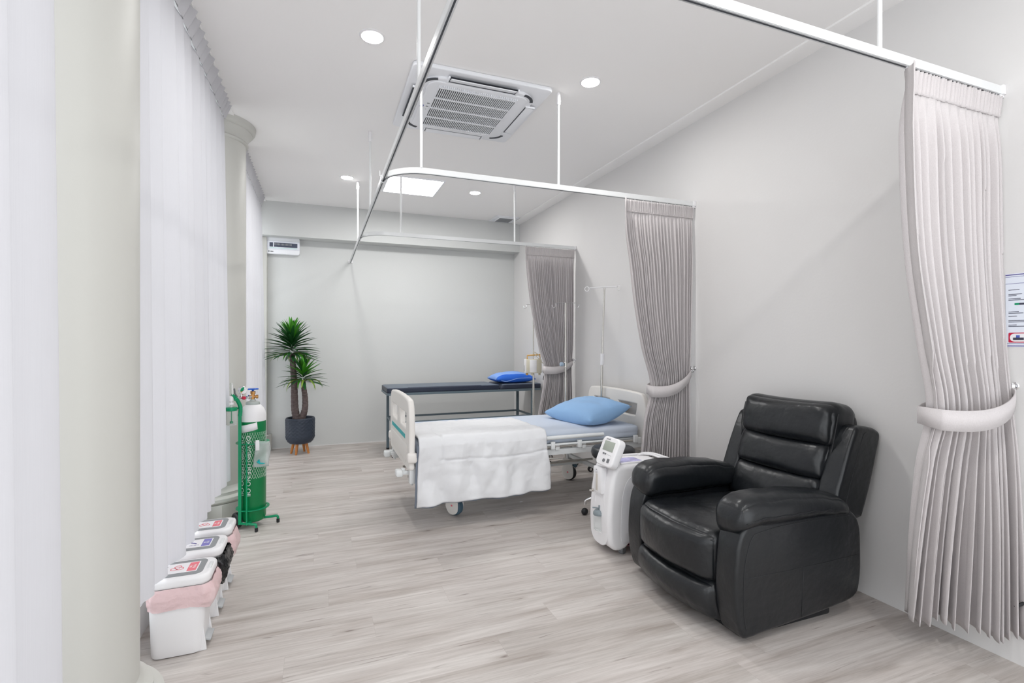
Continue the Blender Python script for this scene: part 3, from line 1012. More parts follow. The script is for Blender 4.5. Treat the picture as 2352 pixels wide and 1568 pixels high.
# seat
g = rbox(.78, .60, .255, .06, 20, (.03, 0, .015))
def sf(x, y, z):
    u = (x + .39) / .78
    f = 1 - (y / .30) ** 2
    zz = z
    if z > 0:
        zz += .012 * f * sin(pi * u) - .016 * exp(-((u - .34) / .035) ** 2) - .02 * u
        zz += .004 * noise.noise(Vector((x * 9, y * 9, 1.0)))
    xx = x - (.045 * f * max(0, 1 - u * 1.7))
    if u < .06: xx += .004 * noise.noise(Vector((y * 20, z * 6, 4)))
    return (xx + .40, y + .43, zz + .300)
build('seat', [RC(mapv(g, sf))], M_LEATHER, t, auto=0)
sp = [(sf(-.375, -.29 + .58 * q / 24, .0)[0] - .004 - .008 * (1 - (q / 12 - 1) ** 2), .43 - .29 + .58 * q / 24, .392 + .0 * q) for q in range(25)]
build('seat_seam', [RC(tube(sp, .0024, 6))], M_BLACK, t.children[-1], auto=0)
# footrest
g = rbox(.12, .60, .205, .05, 16, (.045, 0, 0))
def ff(x, y, z):
    f = 1 - (y / .30) ** 2
    e = .006 * sin(y * 95 + z * 10) * max(0, (abs(y) / .3 - .55)) * 2
    return (x - .028 * f + .045 * max(0, -z / .1) + e + .06, y + .43, z + .088)
build('footrest', [RC(mapv(g, ff))], M_LEATHER, t, auto=0)
# back: three stacked cushions, leaning back
def lobe(nm, z0, z1, x0, x1, wd, th, bul, r):
    g = rbox(th, wd, sqrt((z1 - z0) ** 2 + (x1 - x0) ** 2) + .018, r, 18, (bul, .0, .0))
    an = atan2(x1 - x0, z1 - z0)
    def lf(x, y, z):
        f = 1 - (2 * y / wd) ** 2
        if x < 0:
            x += .008 * noise.noise(Vector((y * 7, z * 9, z0 * 9)))
            e_ = max(0, abs(2 * y / wd) - .45) / .55
            x += e_ * .011 * (1 - abs(noise.noise(Vector((y * 9 + z * 16 * (1 if y > 0 else -1), z * 9 - y * 7, z0 * 7)))) * 2.2)
            x += .004 * max(0, .5 - abs(noise.noise(Vector((y * 14, z * 14, z0 * 3))) * 3))
        z += -.012 * (1 - f) * 0
        X = x * cos(an) + z * sin(an)
        Z = -x * sin(an) + z * cos(an)
        return ((x0 + x1) / 2 + X + th / 2, y + .43, (z0 + z1) / 2 + Z - .012 * (f - .5))
    return build(nm, [RC(mapv(g, lf))], M_LEATHER, t, auto=0)
lobe('lower_back_cushion', .36, .585, .655, .735, .60, .22, .035, .055)
lobe('middle_back_cushion', .575, .775, .725, .785, .60, .22, .038, .055)
lobe('headrest', .765, 1.005, .77, .815, .625, .215, .04, .07)
# side piping of the back cushions
for s in (-1, 1):
    sp = smooth_loop([(.70, .43 + s * .303, .48), (.765, .43 + s * .303, .64), (.80, .43 + s * .305, .76), (.815, .43 + s * .315, .86), (.845, .43 + s * .313, .965)], 6, False)
    build('back_piping', [RC(tube(sp, .003, 6))], M_BLACK, t, auto=0)
wing_prof = smooth_loop([(.70, .49), (.735, .60), (.80, .76), (.862, .885), (.90, .905), (.96, .902), (1.025, .885), (1.058, .850), (1.035, .76), (.985, .60), (.925, .45), (.90, .425), (.85, .425), (.745, .455)], 4)
for k, (a, b) in enumerate(((.035, .155), (.705, .825))):
    w = build('back_wing', [RC(prism(wing_prof, a, b, .022, 5))], M_LEATHER, t, auto=0)
    yo = a - .0003 if k == 0 else b + .0003
    build('wing_seam', [RC(tube([(p[0], yo, p[1]) for p in smooth_loop([(.775, .47), (.80, .56), (.86, .72), (.915, .855), (.945, .875)], 6, False)], .0018, 6))], M_BLACK, w, auto=0)
bp = smooth_loop([(.70, .12), (.74, .40), (.86, .80), (.93, .93), (1.0, .95), (1.03, .90), (1.02, .80), (.95, .52), (.86, .30), (.82, .10)], 4)
build('back_panel', [RC(prism(bp, .13, .73, .03, 4))], M_LEATHER, t, auto=0)
build('base', [box(.10, .68, .06, .77, 0.0, .075, .01)], M_BLACK, t)

# ------------------------------------------------------------------ pedal bins
def bin_(y, kind, label):
    t = thing('pedal_bin', label, 'waste bin', (-.577, y, 0), group='white pedal bins lined up below the sheer curtain')
    def body(z):
        k = z / .30
        x0, x1 = -.090 - .010 * k, .100 + .020 * k
        y0, y1 = -.085 - .008 * k, .085 + .008 * k
        return x0, x1, y0, y1
    V, Fc = [], []
    base = rrect(1, 1, .18, 6)
    N = len(base)
    zs = [0.004, .012, .05, .1, .16, .22, .27, .30]
    for i, z in enumerate(zs):
        x0, x1, y0, y1 = body(z)
        s = .97 if i == 0 else 1
        for (u, v) in base:
            x = (x0 + x1) / 2 + u * (x1 - x0) * s
            # foot recess for the pedal at the front
            V.append((x, (y0 + y1) / 2 + v * (y1 - y0) * s, z))
    for i in range(len(zs) - 1):
        for k in range(N):
            Fc.append((i * N + k, i * N + (k + 1) % N, (i + 1) * N + (k + 1) % N, (i + 1) * N + k))
    Fc.append(tuple(reversed(range(N)))); Fc.append(tuple((len(zs) - 1) * N + k for k in range(N)))
    build('body', [(V, Fc), prism([(.08, .0), (.117, .0), (.114, .03), (.098, .15), (.08, .15)], -.070, -.058, .002, 1), prism([(.08, .0), (.117, .0), (.114, .03), (.098, .15), (.08, .15)], .058, .070, .002, 1)], M_WPLAS, t)
    build('pedal', xf(box(-.02, .022, -.045, .045, -.004, .004, .003), (.108, 0, .035), (0, radians(18), 0)), mat('pedal_grey', (.42, .43, .44), .45), t)
    lid = build('lid', prism(rrect(.236, .215, .045, 8, .018, 0), .302, .345, .016, 5, 'z'), M_WPLAS, t)
    build('lid_inlay', prism(rrect(.193, .165, .03, 6, .004, 0), .343, .3475, .0015, 2, 'z'), M_MGREY, lid)
    build('latch', box(.112, .128, -.035, .035, .338, .3475, .003), M_ALUW, lid)
    # label
    c = M_LRED if kind != 'general' else M_LPUR
    lb = [prism(rrect(.165, .105, .003, 2, -.022, 0), .3472, .3482, .0002, 1, 'z'), slot(box(.020, .056, -.046, .046, .3480, .3486), 1)]
    def tx(s, size, x, y, sl, sx=1.0):
        g = xf(text(s, size), (x, y, .3487), (0, 0, pi / 2), (sx, 1, 1))
        return slot(g, sl)
    sub = build('label', lb, [M_PAPER, c], lid, smooth=False)
    if kind == 'general':
        build('lettering', [slot(tx('ขยะ', .015, .029, 0, 0), 0), slot(tx('ทั่วไป', .015, .044, 0, 0), 0)], [M_WINK], t, smooth=False)
        build('emblem', [tube([(-.055 + .05 * s, .012 - .02 * s + .008 * sin(s * 3), .349) for s in [q / 8 for q in range(9)]], .0022, 5), ball(.004, (-.058, .013, .3485), 6, (1, 1, .3))] + [box(-.03 + .006 * q, -.028 + .006 * q, -.03, -.02, .3482, .3487) for q in range(7)] + [tx('ขยะทั่วไป', .014, -.083, 0, 0)], [M_INKP], t, smooth=False)
    else:
        build('lettering', [tx('ขยะ', .015, .029, 0, 0), tx('ติดเชื้อ', .015, .044, 0, 0)], [M_WINK], t, smooth=False)
        em = []
        for q in range(3):
            a = pi / 2 + q * 2 * pi / 3
            cx_, cy_ = -.022 + .013 * cos(a), .013 * sin(a)
            pts = [(cx_ + .013 * cos(a + pi + radians(40 + 280 * w / 14) ), cy_ + .013 * sin(a + pi + radians(40 + 280 * w / 14)), .3486) for w in range(15)]
            em.append(tube(pts, 0, sq=(.0035, .0006)))
        em.append(tube([(-.022 + .008 * cos(2 * pi * w / 16), .008 * sin(2 * pi * w / 16), .3486) for w in range(16)], 0, sq=(.0022, .0006), closed=True))
        build('emblem', em, [M_LRED], t, smooth=False)
        build('thai_line', [tx('ขยะติดเชื้อ', .016, -.068, 0, 0), tx('Infectious waste', .009, -.084, 0, 0)], [M_INK], t, smooth=False)
    for c in list(t.children) + list(lid.children):
        if c.name.split('.')[0] in ('label', 'lettering', 'emblem', 'thai_line'):
            c.location.x += .015
    return t
def liner(y, m, seed, label, deep, nm='bin_liner'):
    rnd = random.Random(seed)
    V, Fc = [], []
    base = [p for a_, b_ in zip(rrect(1, 1, .2, 10), rrect(1, 1, .2, 10)[1:] + rrect(1, 1, .2, 10)[:1]) for p in [(lerp(a_[0], b_[0], q_ / (6 if abs(a_[0] - b_[0]) + abs(a_[1] - b_[1]) > .2 else 1)), lerp(a_[1], b_[1], q_ / (6 if abs(a_[0] - b_[0]) + abs(a_[1] - b_[1]) > .2 else 1))) for q_ in range(6 if abs(a_[0] - b_[0]) + abs(a_[1] - b_[1]) > .2 else 1)]]
    N = len(base)
    rows = 16
    for j in range(rows):
        q = j / (rows - 1)
        for i, (u, v) in enumerate(base):
            a = atan2(v, u)
            flare = 1.0 + (.075 + .085 * (u > .3)) * sin(pi * min(1, q * .9 + .12)) + .035 * noise.noise(Vector((cos(a) * 4 + seed, sin(a) * 4, q * 3))) + .055 * abs(noise.noise(Vector((cos(a) * 11 + seed, sin(a) * 11, q * 2.5)))) * (2.2 if seed == 9 else 1) + .04 * noise.noise(Vector((cos(a) * 22 + seed, sin(a) * 22, q * 7))) * (2 if seed == 9 else .6)
            dz = deep * (0.65 + .35 * (cos(a) * .5 + .5) + .10 * sin(a * 3 + seed))
            x = .016 + u * .228 * flare * (1 + .05 * (u > .2) * sin(pi * q))
            yy = v * .198 * flare
            V.append((x, yy, .303 - dz * q + .004 * noise.noise(Vector((u * 12, v * 12, q * 6 + seed)))))
    for j in range(rows - 1):
        for i in range(N):
            k = (i + 1) % N
            Fc.append((j * N + i, j * N + k, (j + 1) * N + k, (j + 1) * N + i))
    o = build(nm, (V, Fc), m, None, auto=0, loc=(-.577, y, 0))
    tag(o, label, 'bin bag', 'bin bags folded over the pedal bins')
YBIN = [2.605, 2.895, 3.175]
bin_(YBIN[0], 'inf', 'nearest white pedal bin, with a red biohazard label on its grey lid')
bin_(YBIN[1], 'general', 'middle white pedal bin, with a purple label on its lid')
bin_(YBIN[2], 'inf', 'farthest white pedal bin with a red biohazard label, by the oxygen trolley wheel')
liner(YBIN[0], M_PINK, 2, 'pale pink bag folded over the rim of the nearest pedal bin', .115)
liner(YBIN[1], M_BBAG, 9, 'crumpled shiny black bag hanging from the middle pedal bin', .14)
liner(YBIN[2], M_PINK, 6, 'pale pink bag hanging from the farthest pedal bin', .15)

# ------------------------------------------------------------------ oxygen cylinder, trolley and regulator
CX, CY = -.455, 4.15
t = thing('oxygen_trolley', 'green tubular trolley holding the oxygen cylinder, with black-tipped feet', 'trolley', (CX, CY, 0))
build('upright', [tube([(-.075, -.078, .04), (-.075, -.078, .84)], 0, sq=(.024, .02))], M_CARTG, t)
build('handle', tube(smooth_loop([(-.075, -.078, .82), (-.072, -.078, .88), (-.088, -.085, .93), (-.115, -.10, .965), (-.125, -.105, .97)], 5, False), .014, 12), M_CARTG, t)
build('front_bar', [tube([(-.028, -.106, .035), (-.028, -.106, .63)], 0, sq=(.018, .008))], M_CARTG, t)
for z in (.615, .135):
    build('hoop', tube([(.103 * cos(a), .103 * sin(a), z) for a in [2 * pi * k / 40 for k in range(40)]], 0, sq=(.018, .005), closed=True), M_CARTG, t)
for (a, b, c) in (((-.028, -.105, .045), (.04, -.165, .03), 1), ((.05, .0, .045), (.17, -.01, .03), 2), ((-.105, -.03, .045), (-.15, -.06, .03), 0)):
    if c == 0: continue
    d = Vector(b) - Vector(a)
    lg = build('leg', tube(smooth_loop([a, Vector(a) + d * .6 + Vector((0, 0, .012)), Vector(b) - d * .05 + Vector((0, 0, .018)), (b[0], b[1], .02)], 5, False), .009, 10), M_CARTG, t)
    build('foot_tip', cyl(.0115, 0, .03, 14, .003, loc=(b[0], b[1])), M_BLACK, lg)
build('base_bar', tube([(-.11, -.03, .045), (-.075, -.078, .045), (-.028, -.106, .045), (.05, 0.0, .045), (-.03, .06, .045), (-.11, -.03, .045)], .009, 8), M_CARTG, t)
ax_ = build('axle', tube([(-.135, -.05, .057), (-.075, -.02, .05)], .007, 8), M_CARTG, t)
wh = lathe([(.03, -.016), (.046, -.018), (.055, -.012), (.057, 0), (.055, .012), (.046, .018), (.03, .016)], 36)
wh = xf(wh, (0, 0, 0), (pi / 2, 0, 0))
build('wheel', xf(wh, (-.100, -.036, .057), (0, 0, radians(-55))), M_BLACK, t)
build('wheel_hub', xf(xf(lathe([(.001, -.02), (.026, -.019), (.028, 0), (.026, .019), (.001, .02)], 24), (0, 0, 0), (pi / 2, 0, 0)), (-.100, -.036, .057), (0, 0, radians(-55))), M_MGREY, t)

t = thing('oxygen_cylinder', 'green oxygen cylinder with a white shoulder and brass valve', 'gas cylinder', (CX, CY, 0))
RC_ = .0885
build('body', lathe([(.03, .035), (.06, .036), (.078, .045), (RC_, .07), (RC_, .772)], 56), M_GREEN, t)
build('shoulder', lathe([(RC_, .772), (RC_, .815), (.084, .84), (.072, .865), (.055, .885), (.046, .893)], 56), M_WPLAS, t)
nk = build('collar', [lathe([(.046, .885), (.048, .888), (.048, .905), (.044, .913), (.022, .918), (.018, .925)], 40), cyl(.016, .918, .930, 20)], mat('grey_collar', (.42, .46, .44), .4), t)
vb = build('valve', [cyl(.013, .925, .975, 20, .002), cyl(.0175, .968, .990, 8, .002), xf(cyl(.0095, -.03, .032, 16, .002), (0, 0, .948), (0, pi / 2, 0)), xf(cyl(.014, -.0, .016, 16, .002), (.020, 0, .948), (0, pi / 2, 0))], M_BRASS, t)
hwp = []
for k in range(60):
    a = 2 * pi * k / 60
    hwp.append(((.0345 + .004 * cos(5 * a)) * cos(a), (.0345 + .004 * cos(5 * a)) * sin(a)))
build('handwheel', [prism(hwp, 1.000, 1.009, .003, 3, 'z'), cyl(.008, .988, 1.002, 12)], M_BLUEK, vb)
# netting: crossing thin strips wrapped on the body
net = []
def wrap(u, z, r=RC_ + .0012):
    a = u / RC_
    return (r * cos(a), r * sin(a), z)
nn_ = 34
circ = 2 * pi * RC_
for k in range(nn_):
    for s in (-1, 1):
        pts = []
        for q in range(36):
            z = .36 + (.695 - .36) * q / 35
            u = circ * k / nn_ + s * (circ / nn_ / 2) * abs(((q * 0.5) % 2) - 1)
            pts.append(wrap(u, z))
        net.append(tube(pts, .0009, 3, cap=False))
build('netting', net, M_NET, t, auto=0)
# lettering wrapped round the body, reading downwards
def wraptext(s, size, ang0, zc, r, sx=1.0):
    g = text(s, size, .0003)
    return mapv(g, lambda x, y, z: ((r + z) * cos(ang0 + y / r), (r + z) * sin(ang0 + y / r), zc - x * sx))
lt = build('lettering', wraptext('OXYGEN USE NO OIL', .034, radians(-133), .45, RC_ + .0024, 1.33), M_WINK, t, smooth=False)
lt = build('lettering', wraptext('OXYGEN USE NO OIL', .040, radians(-103), .45, RC_ + .0024, 1.15), M_WINK, t, smooth=False)
lt['label'] = 'white lettering running down the green cylinder'
# paper tag on the shoulder line
V, Fc = [], []
for i in range(13):
    a = radians(-155 + 92 * i / 12)
    zz = .692 + .026 * (i / 12) ** 1.5
    V += [((RC_ + .002) * cos(a), (RC_ + .002) * sin(a), zz - .0), ((RC_ + .002) * cos(a - .06), (RC_ + .002) * sin(a - .06), zz + .052)]
for i in range(12): Fc.append((2 * i, 2 * i + 2, 2 * i + 3, 2 * i + 1))
pl = build('paper_label', (V, Fc), M_PAPER, t)
pl.modifiers.new('thickness', 'SOLIDIFY').thickness = .0008

t = thing('oxygen_regulator', 'chrome oxygen regulator with a round gauge, flow tube and humidifier bottle on the cylinder valve', 'regulator', (CX, CY, 0), radians(40))
build('stem', [xf(cyl(.010, -.075, -.012, 16), (0, 0, .948), (0, pi / 2, 0)), xf(cyl(.0155, -.045, -.018, 6, .002), (0, 0, .948), (0, pi / 2, 0)), xf(cyl(.017, -.125, -.085, 20, .003), (0, 0, .948), (0, pi / 2, 0))], M_CHROME, t)
build('red_knob', disc_y(.0125, -.034, -.012, -.085, .948, 20), M_RED, t)
build('green_knob', disc_y(.0115, -.034, -.010, -.143, .943, 20), M_CARTG, t)
ga = build('gauge', [disc_y(.029, -.028, .0, -.092, 1.003, 32, .004), cyl(.006, .955, .98, 10, loc=(-.095, -.01))], M_CHROME, t)
dial = [slot(disc_y(.0255, -.0292, -.0285, -.092, 1.003, 32, .0002), 0)]
sec = [(-.092, 1.003)] + [(-.092 + .024 * cos(a), 1.003 + .024 * sin(a)) for a in [radians(70 + 130 * q / 12) for q in range(13)]]
dial.append(slot(([Vector((p[0], -.0296, p[1])) for p in sec], [tuple(range(len(sec)))]), 1))
sec = [(-.092, 1.003)] + [(-.092 + .024 * cos(a), 1.003 + .024 * sin(a)) for a in [radians(200 + 25 * q / 5) for q in range(6)]]
dial.append(slot(([Vector((p[0], -.0296, p[1])) for p in sec], [tuple(range(len(sec)))]), 2))
dial.append(slot(tube([(-.080, -.030, 1.010), (-.108, -.030, .994)], .0008, 5), 3))
build('dial', dial, [M_PAPER, M_CARTG, M_ORANGE, M_INK], ga, smooth=False)
ft = build('flow_tube', [cyl(.0105, .965, 1.062, 20, .003, loc=(-.163, 0))], M_CLEAR, t)
build('scale_strip', box(-.166, -.160, -.0115, -.0105, .975, 1.05), M_WPLAS, ft)
build('flow_meter_body', [cyl(.014, .930, .968, 20, .003, loc=(-.163, 0)), xf(cyl(.008, -.165, -.12, 12), (0, 0, .948), (0, pi / 2, 0)), cyl(.018, .906, .922, 20, .002, loc=(-.163, 0)), cyl(.007, .885, .93, 12, loc=(-.163, 0))], M_WPLAS, t)
hb = build('humidifier_bottle', lathe([(.001, .762), (.031, .762), (.034, .768), (.036, .86), (.036, .868)], 32, cap=False), M_CLEAR, t)
hb.data.transform(Matrix.Translation((-.163, 0, 0)))
build('bottle_cap', [cyl(.038, .862, .888, 32, .004, loc=(-.163, 0)), xf(cyl(.006, -.13, -.09, 12), (0, 0, .876), (0, pi / 2, 0))], M_CARTG, hb)
build('dip_tube', [cyl(.003, .785, .87, 8, loc=(-.163, 0)), cyl(.010, .774, .790, 14, .002, loc=(-.163, 0))], M_CARTG, hb)
build('handle_grip', tube([(-.142, .0, 1.02), (-.138, -.0, .985), (-.125, -.0, .965)], .006, 8), M_DGREY, t)

# clear bag clipped to the hoop
V, Fc = [], []
for j in range(12):
    for i in range(7):
        u, v = i / 6, j / 11
        V.append((CX + .02 + .098 * u + .006 * sin(v * 5), CY - .118 + .045 * u + .010 * sin(v * 9 + u * 5), .635 - .185 * v - .01 * u))
for j in range(11):
    for i in range(6):
        a = j * 7 + i
        Fc.append((a, a + 1, a + 8, a + 7))
t = thing('plastic_bag', 'clear plastic bag with a teal part inside, clipped to the oxygen trolley hoop', 'bag', (0, 0, 0))
o = build('bag_film', (V, Fc), M_BAG, t, auto=0); o.modifiers.new('thickness', 'SOLIDIFY').thickness = .0008
build('clip', box(CX + .03, CX + .055, CY - .122, CY - .117, .57, .645, .001), M_WPLAS, t)
build('teal_connector', [tube(smooth_loop([(CX + .04, CY - .108, .49), (CX + .055, CY - .106, .475), (CX + .085, CY - .09, .468)], 4, False), .006, 8), tube([(CX + .05, CY - .108, .50), (CX + .056, CY - .106, .475)], .005, 8)], M_TEAL, t)

# ------------------------------------------------------------------ potted plant
PX, PY = -.21, 6.62
t = thing('potted_yucca', 'potted yucca with two leafy heads in a blue-grey pot on wooden legs', 'plant', (PX, PY, 0))
V, Fc = [], []
prof = [(.02, .126), (.10, .126), (.125, .133), (.147, .155), (.158, .19)] + [(.160 + .003 * q / 10, .19 + .24 * q / 10) for q in range(1, 11)] + [(.160, .437), (.150, .437), (.147, .425), (.145, .39)]
prof2 = []
for a, b in zip(prof, prof[1:]):
    for q in range(4): prof2.append((lerp(a[0], b[0], q / 4), lerp(a[1], b[1], q / 4)))
prof2.append(prof[-1])
N = 120
for (r, z) in prof2:
    for i in range(N):
        a = 2 * pi * i / N
        rr = r
        if .155 < r and .165 < z < .425:
            # overlapping diagonal scales
            p_ = (a * 20 / (2 * pi) + z * 24) % 1.0
            q_ = (-a * 20 / (2 * pi) + z * 24) % 1.0
            rr = r + .009 * (min(p_, q_))
        V.append((rr * cos(a), rr * sin(a), z))
for k in range(len(prof2) - 1):
    for i in range(N):
        j = (i + 1) % N
        Fc.append((k * N + i, k * N + j, (k + 1) * N + j, (k + 1) * N + i))
build('pot', (V, Fc), M_POT, t, auto=60)
build('soil', lathe([(.001, .40), (.147, .395)], 32), M_SOIL, t)
for k in range(4):
    a = radians(-115 + 90 * k)
    if k == 3: a = radians(-100 + 270)
    build('leg', tube([(.075 * cos(a), .075 * sin(a), .13), (.105 * cos(a), .105 * sin(a), .0)], [.018, .012], 12), M_WOOD, t)
def trunk(pts, r0, r1):
    P = smooth_loop(pts, 8, False)
    g = tube(P, [lerp(r0, r1, i / (len(P) - 1)) * (1 + .05 * sin(i * 2.2)) for i in range(len(P))], 16)
    return g
build('trunk', trunk([(-.03, 0, .38), (-.045, 0, .45), (-.06, .0, .55), (-.065, .0, .70), (-.07, 0, .90), (-.085, 0, 1.12), (-.09, 0, 1.22)], .048, .030), M_BARK, t)
build('side_trunk', trunk([(.0, -.01, .40), (.035, -.02, .47), (.055, -.03, .56), (.055, -.03, .68), (.04, -.03, .80), (.035, -.03, .88)], .042, .026), M_BARK, t)
def leaf(base, az, el, L_, w, droop, col, rnd, bend=0.0):
    V, Fc = [], []
    n = 9
    d = Vector((cos(az), sin(az), 0)); sd = Vector((-sin(az), cos(az), 0))
    p = Vector(base); e = el
    for i in range(n + 1):
        s = i / n
        ww = w * (sin(pi * min(1, .18 + s * .82)) ** .8) * (1 if s < 1 else 0.02) * (.55 + .45 * min(1, s * 5))
        up = Vector((-cos(az) * sin(e), -sin(az) * sin(e), cos(e)))
        V += [p - sd * ww / 2 + up * ww * .22, p, p + sd * ww / 2 + up * ww * .22]
        if i < n:
            dirv = d * cos(e) + Vector((0, 0, 1)) * sin(e)
            p = p + dirv * (L_ / n)
            e -= droop / n
            d = (d + sd * bend / n).normalized()
    for i in range(n):
        for k in range(2):
            a = i * 3 + k
            Fc.append((a, a + 1, a + 4, a + 3))
    return (V, Fc, col)
rnd = random.Random(4)
def rosette(nm, cx, cy, z0, z1, n, Lm, wd, dark):
    gs = []
    for i in range(n):
        q = i / (n - 1)                       # 0 = lowest outer, 1 = top inner
        az = i * 2.39996 + rnd.uniform(-.2, .2)
        el = lerp(radians(-6), radians(82), q ** 1.35) + rnd.uniform(-.08, .08)
        z = lerp(z0, z1, q)
        L_ = Lm * (1.0 - .35 * q + rnd.uniform(-.07, .05))
        col = 1 if (q > (.80 if dark else .45) and rnd.random() < .85) else 0
        gs.append(leaf((cx + .02 * cos(az), cy + .02 * sin(az), z), az, el, L_, wd * rnd.uniform(.85, 1.1), rnd.uniform(.15, .45), col, rnd))
    o = build(nm, gs, [M_LEAF, M_LEAF2, M_LEAF3], t, auto=0)
    return o
rosette('upper_foliage', -.095, 0, 1.19, 1.44, 108, .352, .041, True)
rosette('lower_foliage', .035, -.03, .87, 1.02, 54, .31, .038, False)
gs = []
for (cx, cy, z, n, seed) in ((-.09, 0, 1.20, 9, 1), (.035, -.03, .88, 12, 2)):
    for i in range(n):
        az = i * 2.39996 + seed
        gs.append(leaf((cx + .02 * cos(az), cy + .02 * sin(az), z), az, radians(25), rnd.uniform(.2, .30), .026, rnd.uniform(1.7, 2.3), 0 if rnd.random() < .8 else 1, rnd, rnd.uniform(-.6, .6)))
o = build('drooping_leaves', gs, [M_LEAF3, M_LEAF2], t, auto=0)
o['label'] = 'yellowing drooping leaves'

# ------------------------------------------------------------------ distribution board
t = thing('distribution_board', 'white electrical distribution board with a dark breaker window, high on the far wall', 'fuse box', (-.428, YW, 2.565))
def PB(g): return mapv(g, lambda x, y, z: (x, -z, y))
build('housing', PB(prism(rrect(.405, .212, .025), 0, .075, .008, 3, 'z')), M_ACW, t)
build('cover', PB(prism(rrect(.402, .112, .006, 3, 0, .004), .07, .080, .003, 2, 'z')), mat('cover_grey', (.74, .76, .82), .35), t)
build('breaker_window', [PB(slot(box(-.145, -.106, -.018, .036, .079, .0815), 0)), PB(box(-.094, .175, -.018, .036, .079, .0815))], M_SCREEN, t, smooth=False)
for k in range(14):
    build('breaker', PB(box(-.088 + .0145 * k, -.080 + .0145 * k, .004, .028, .0815, .084)), M_MGREY, t, smooth=False)
build('indicator_strip', PB(box(-.145, .17, -.033, -.027, .079, .0808)), mat('mint_strip', (.45, .72, .68), .5), t, smooth=False)
build('logo', [PB(box(-.16, -.145, -.083, -.068, .0745, .0762)), PB(box(-.135, -.118, -.082, -.070, .0745, .0762)), PB(box(-.116, -.102, -.082, -.070, .0745, .0762))], M_DGREY, t, smooth=False)

# ------------------------------------------------------------------ poster
t = thing('first_aid_poster', 'pale blue printed poster in Thai on the right wall behind the large curtain', 'poster', (XR, 1.0, 1.485))
def PO(g): return mapv(g, lambda x, y, z: (-z, -x, y))
build('sheet', PO(box(-.235, .22, -.155, .155, 0, .0015)), M_POSTER, t, smooth=False)
ln = [box(-.235, .22, .148, .152, .0015, .002), box(-.235, .22, .141, .1425, .0015, .002), box(-.235, .22, .112, .1135, .0015, .002), box(-.235, .22, -.152, -.148, .0015, .002), box(-.235, .22, -.141, -.1395, .0015, .002)]
build('border_lines', [PO(g) for g in ln], M_INKP, t, smooth=False)
tl = build('title', PO(xf(text('การช่วยชีวิตฉุกเฉิน', .026), (-.06, .127, .0017))), M_INKP, t, smooth=False)
rows = []
for c in range(5):
    for r in range(11):
        x = -.225 + .088 * c
        y = .085 - .0185 * r
        if r in (3, 4) and c % 2 == 0: continue
        if r > 8: continue
        rows.append(box(x, x + rnd.uniform(.02, .06), y, y + .0025, .0015, .0019))
        if r % 3: rows.append(box(x, x + rnd.uniform(.02, .06), y - .006, y - .0035, .0015, .0019))
tag(build('printed_lines', [PO(g) for g in rows], M_INK, t, smooth=False), kind='stuff')
M_PICB = mat('pic_blue', (.08, .12, .45), .5)
for c in range(5):
    build('picture', [slot(PO(prism(rrect(.07, .042, .004, 2, -.19 + .088 * c, -.115), .0015, .002, .0001, 1, 'z')), 0), slot(PO(prism(rrect(.06, .034, .015, 4, -.19 + .088 * c, -.115), .002, .0024, .0001, 1, 'z')), 1),
             slot(PO(box(-.21 + .088 * c, -.175 + .088 * c, -.125, -.115, .0024, .0027)), 2), slot(PO(box(-.20 + .088 * c, -.188 + .088 * c, -.115, -.105, .0024, .0027)), 3)], [M_RED, M_PAPER, M_INK, M_PICB], t, smooth=False)
build('picture', [slot(PO(box(-.205, -.165, .022, .030, .0015, .002)), 0), slot(PO(box(-.205, -.19, .022, .030, .002, .0022)), 1)], [M_INK, M_CARTG], t, smooth=False)

# ------------------------------------------------------------------ patient bed
BX, BY = 0.60, 3.60
t = thing('hospital_bed', 'white adjustable patient bed with cream moulded head and foot boards', 'bed', (BX, BY, 0))
def board(nm, x, z0, z1, stripe, holes, w=.97):
    hh = z1 - z0
    out = smooth_loop([(.05, 0), (.5 * w, -.005), (w - .05, 0), (w - .015, .04), (w - .0, .12), (w, .30), (w - .005, hh - .12), (w - .04, hh - .035), (w - .12, hh - .01), (w * .5, hh), (.12, hh - .01), (.04, hh - .035), (.005, hh - .12), (0, .30), (0, .12), (.015, .04)], 6)
    sp = [[(p[0], p[1]) for p in out]]
    for (a, b, c, d) in holes:   # y0,y1 at top, shrinking below
        sp.append([(p[0], p[1]) for p in smooth_loop([(a + .02, d), (b - .02, d), (b, d - .02), (b - .02, c + .02), (b - .05, c), (a + .05, c), (a + .02, c + .02), (a, d - .02)], 4)])
    g = plate(sp, .045, .014, 3)
    g = mapv(g, lambda u, v, q: (x + q, u, z0 + v))
    return build(nm, g, M_CREAM, t, auto=50)
fb = board('footboard', .022, .44, .935, True, [(.10, .44, .265, .40), (.53, .87, .265, .40)])
s_ = build('stripe', box(-.0015, .001, .16, .86, .635, .668, .0005), M_TEAL, fb, smooth=False)
s_['label'] = 'teal stripe across the footboard'
build('moulded_panel', [prism([(.12, .47), (.85, .47), (.88, .60), (.09, .60)], -.004, .005, .003, 2, 'x')], M_CREAM, fb)
hb_ = board('headboard', 2.035, .42, .905, False, [(.11, .42, .27, .40), (.55, .86, .27, .40)])
build('grooves', [box(2.008, 2.014, .20 + .1 * k, .208 + .1 * k, .52, .62, .002) for k in range(7)], mat('groove_shade', (.62, .58, .52), .6), hb_)
for (x, y) in ((.022, -.012), (.022, .982), (2.035, -.012), (2.035, .982)):
    build('corner_bumper', xf(rbox(.075, .05, .075, .02, 5), (x, y, .525)), M_CREAM, t)
for (x, y) in ((.03, .05), (.03, .92)):
    build('board_bracket', [box(x - .02, x + .03, y - .03, y + .03, .33, .45, .004), cyl(.008, .315, .33, 8, loc=(x, y))], M_WENAM, t)
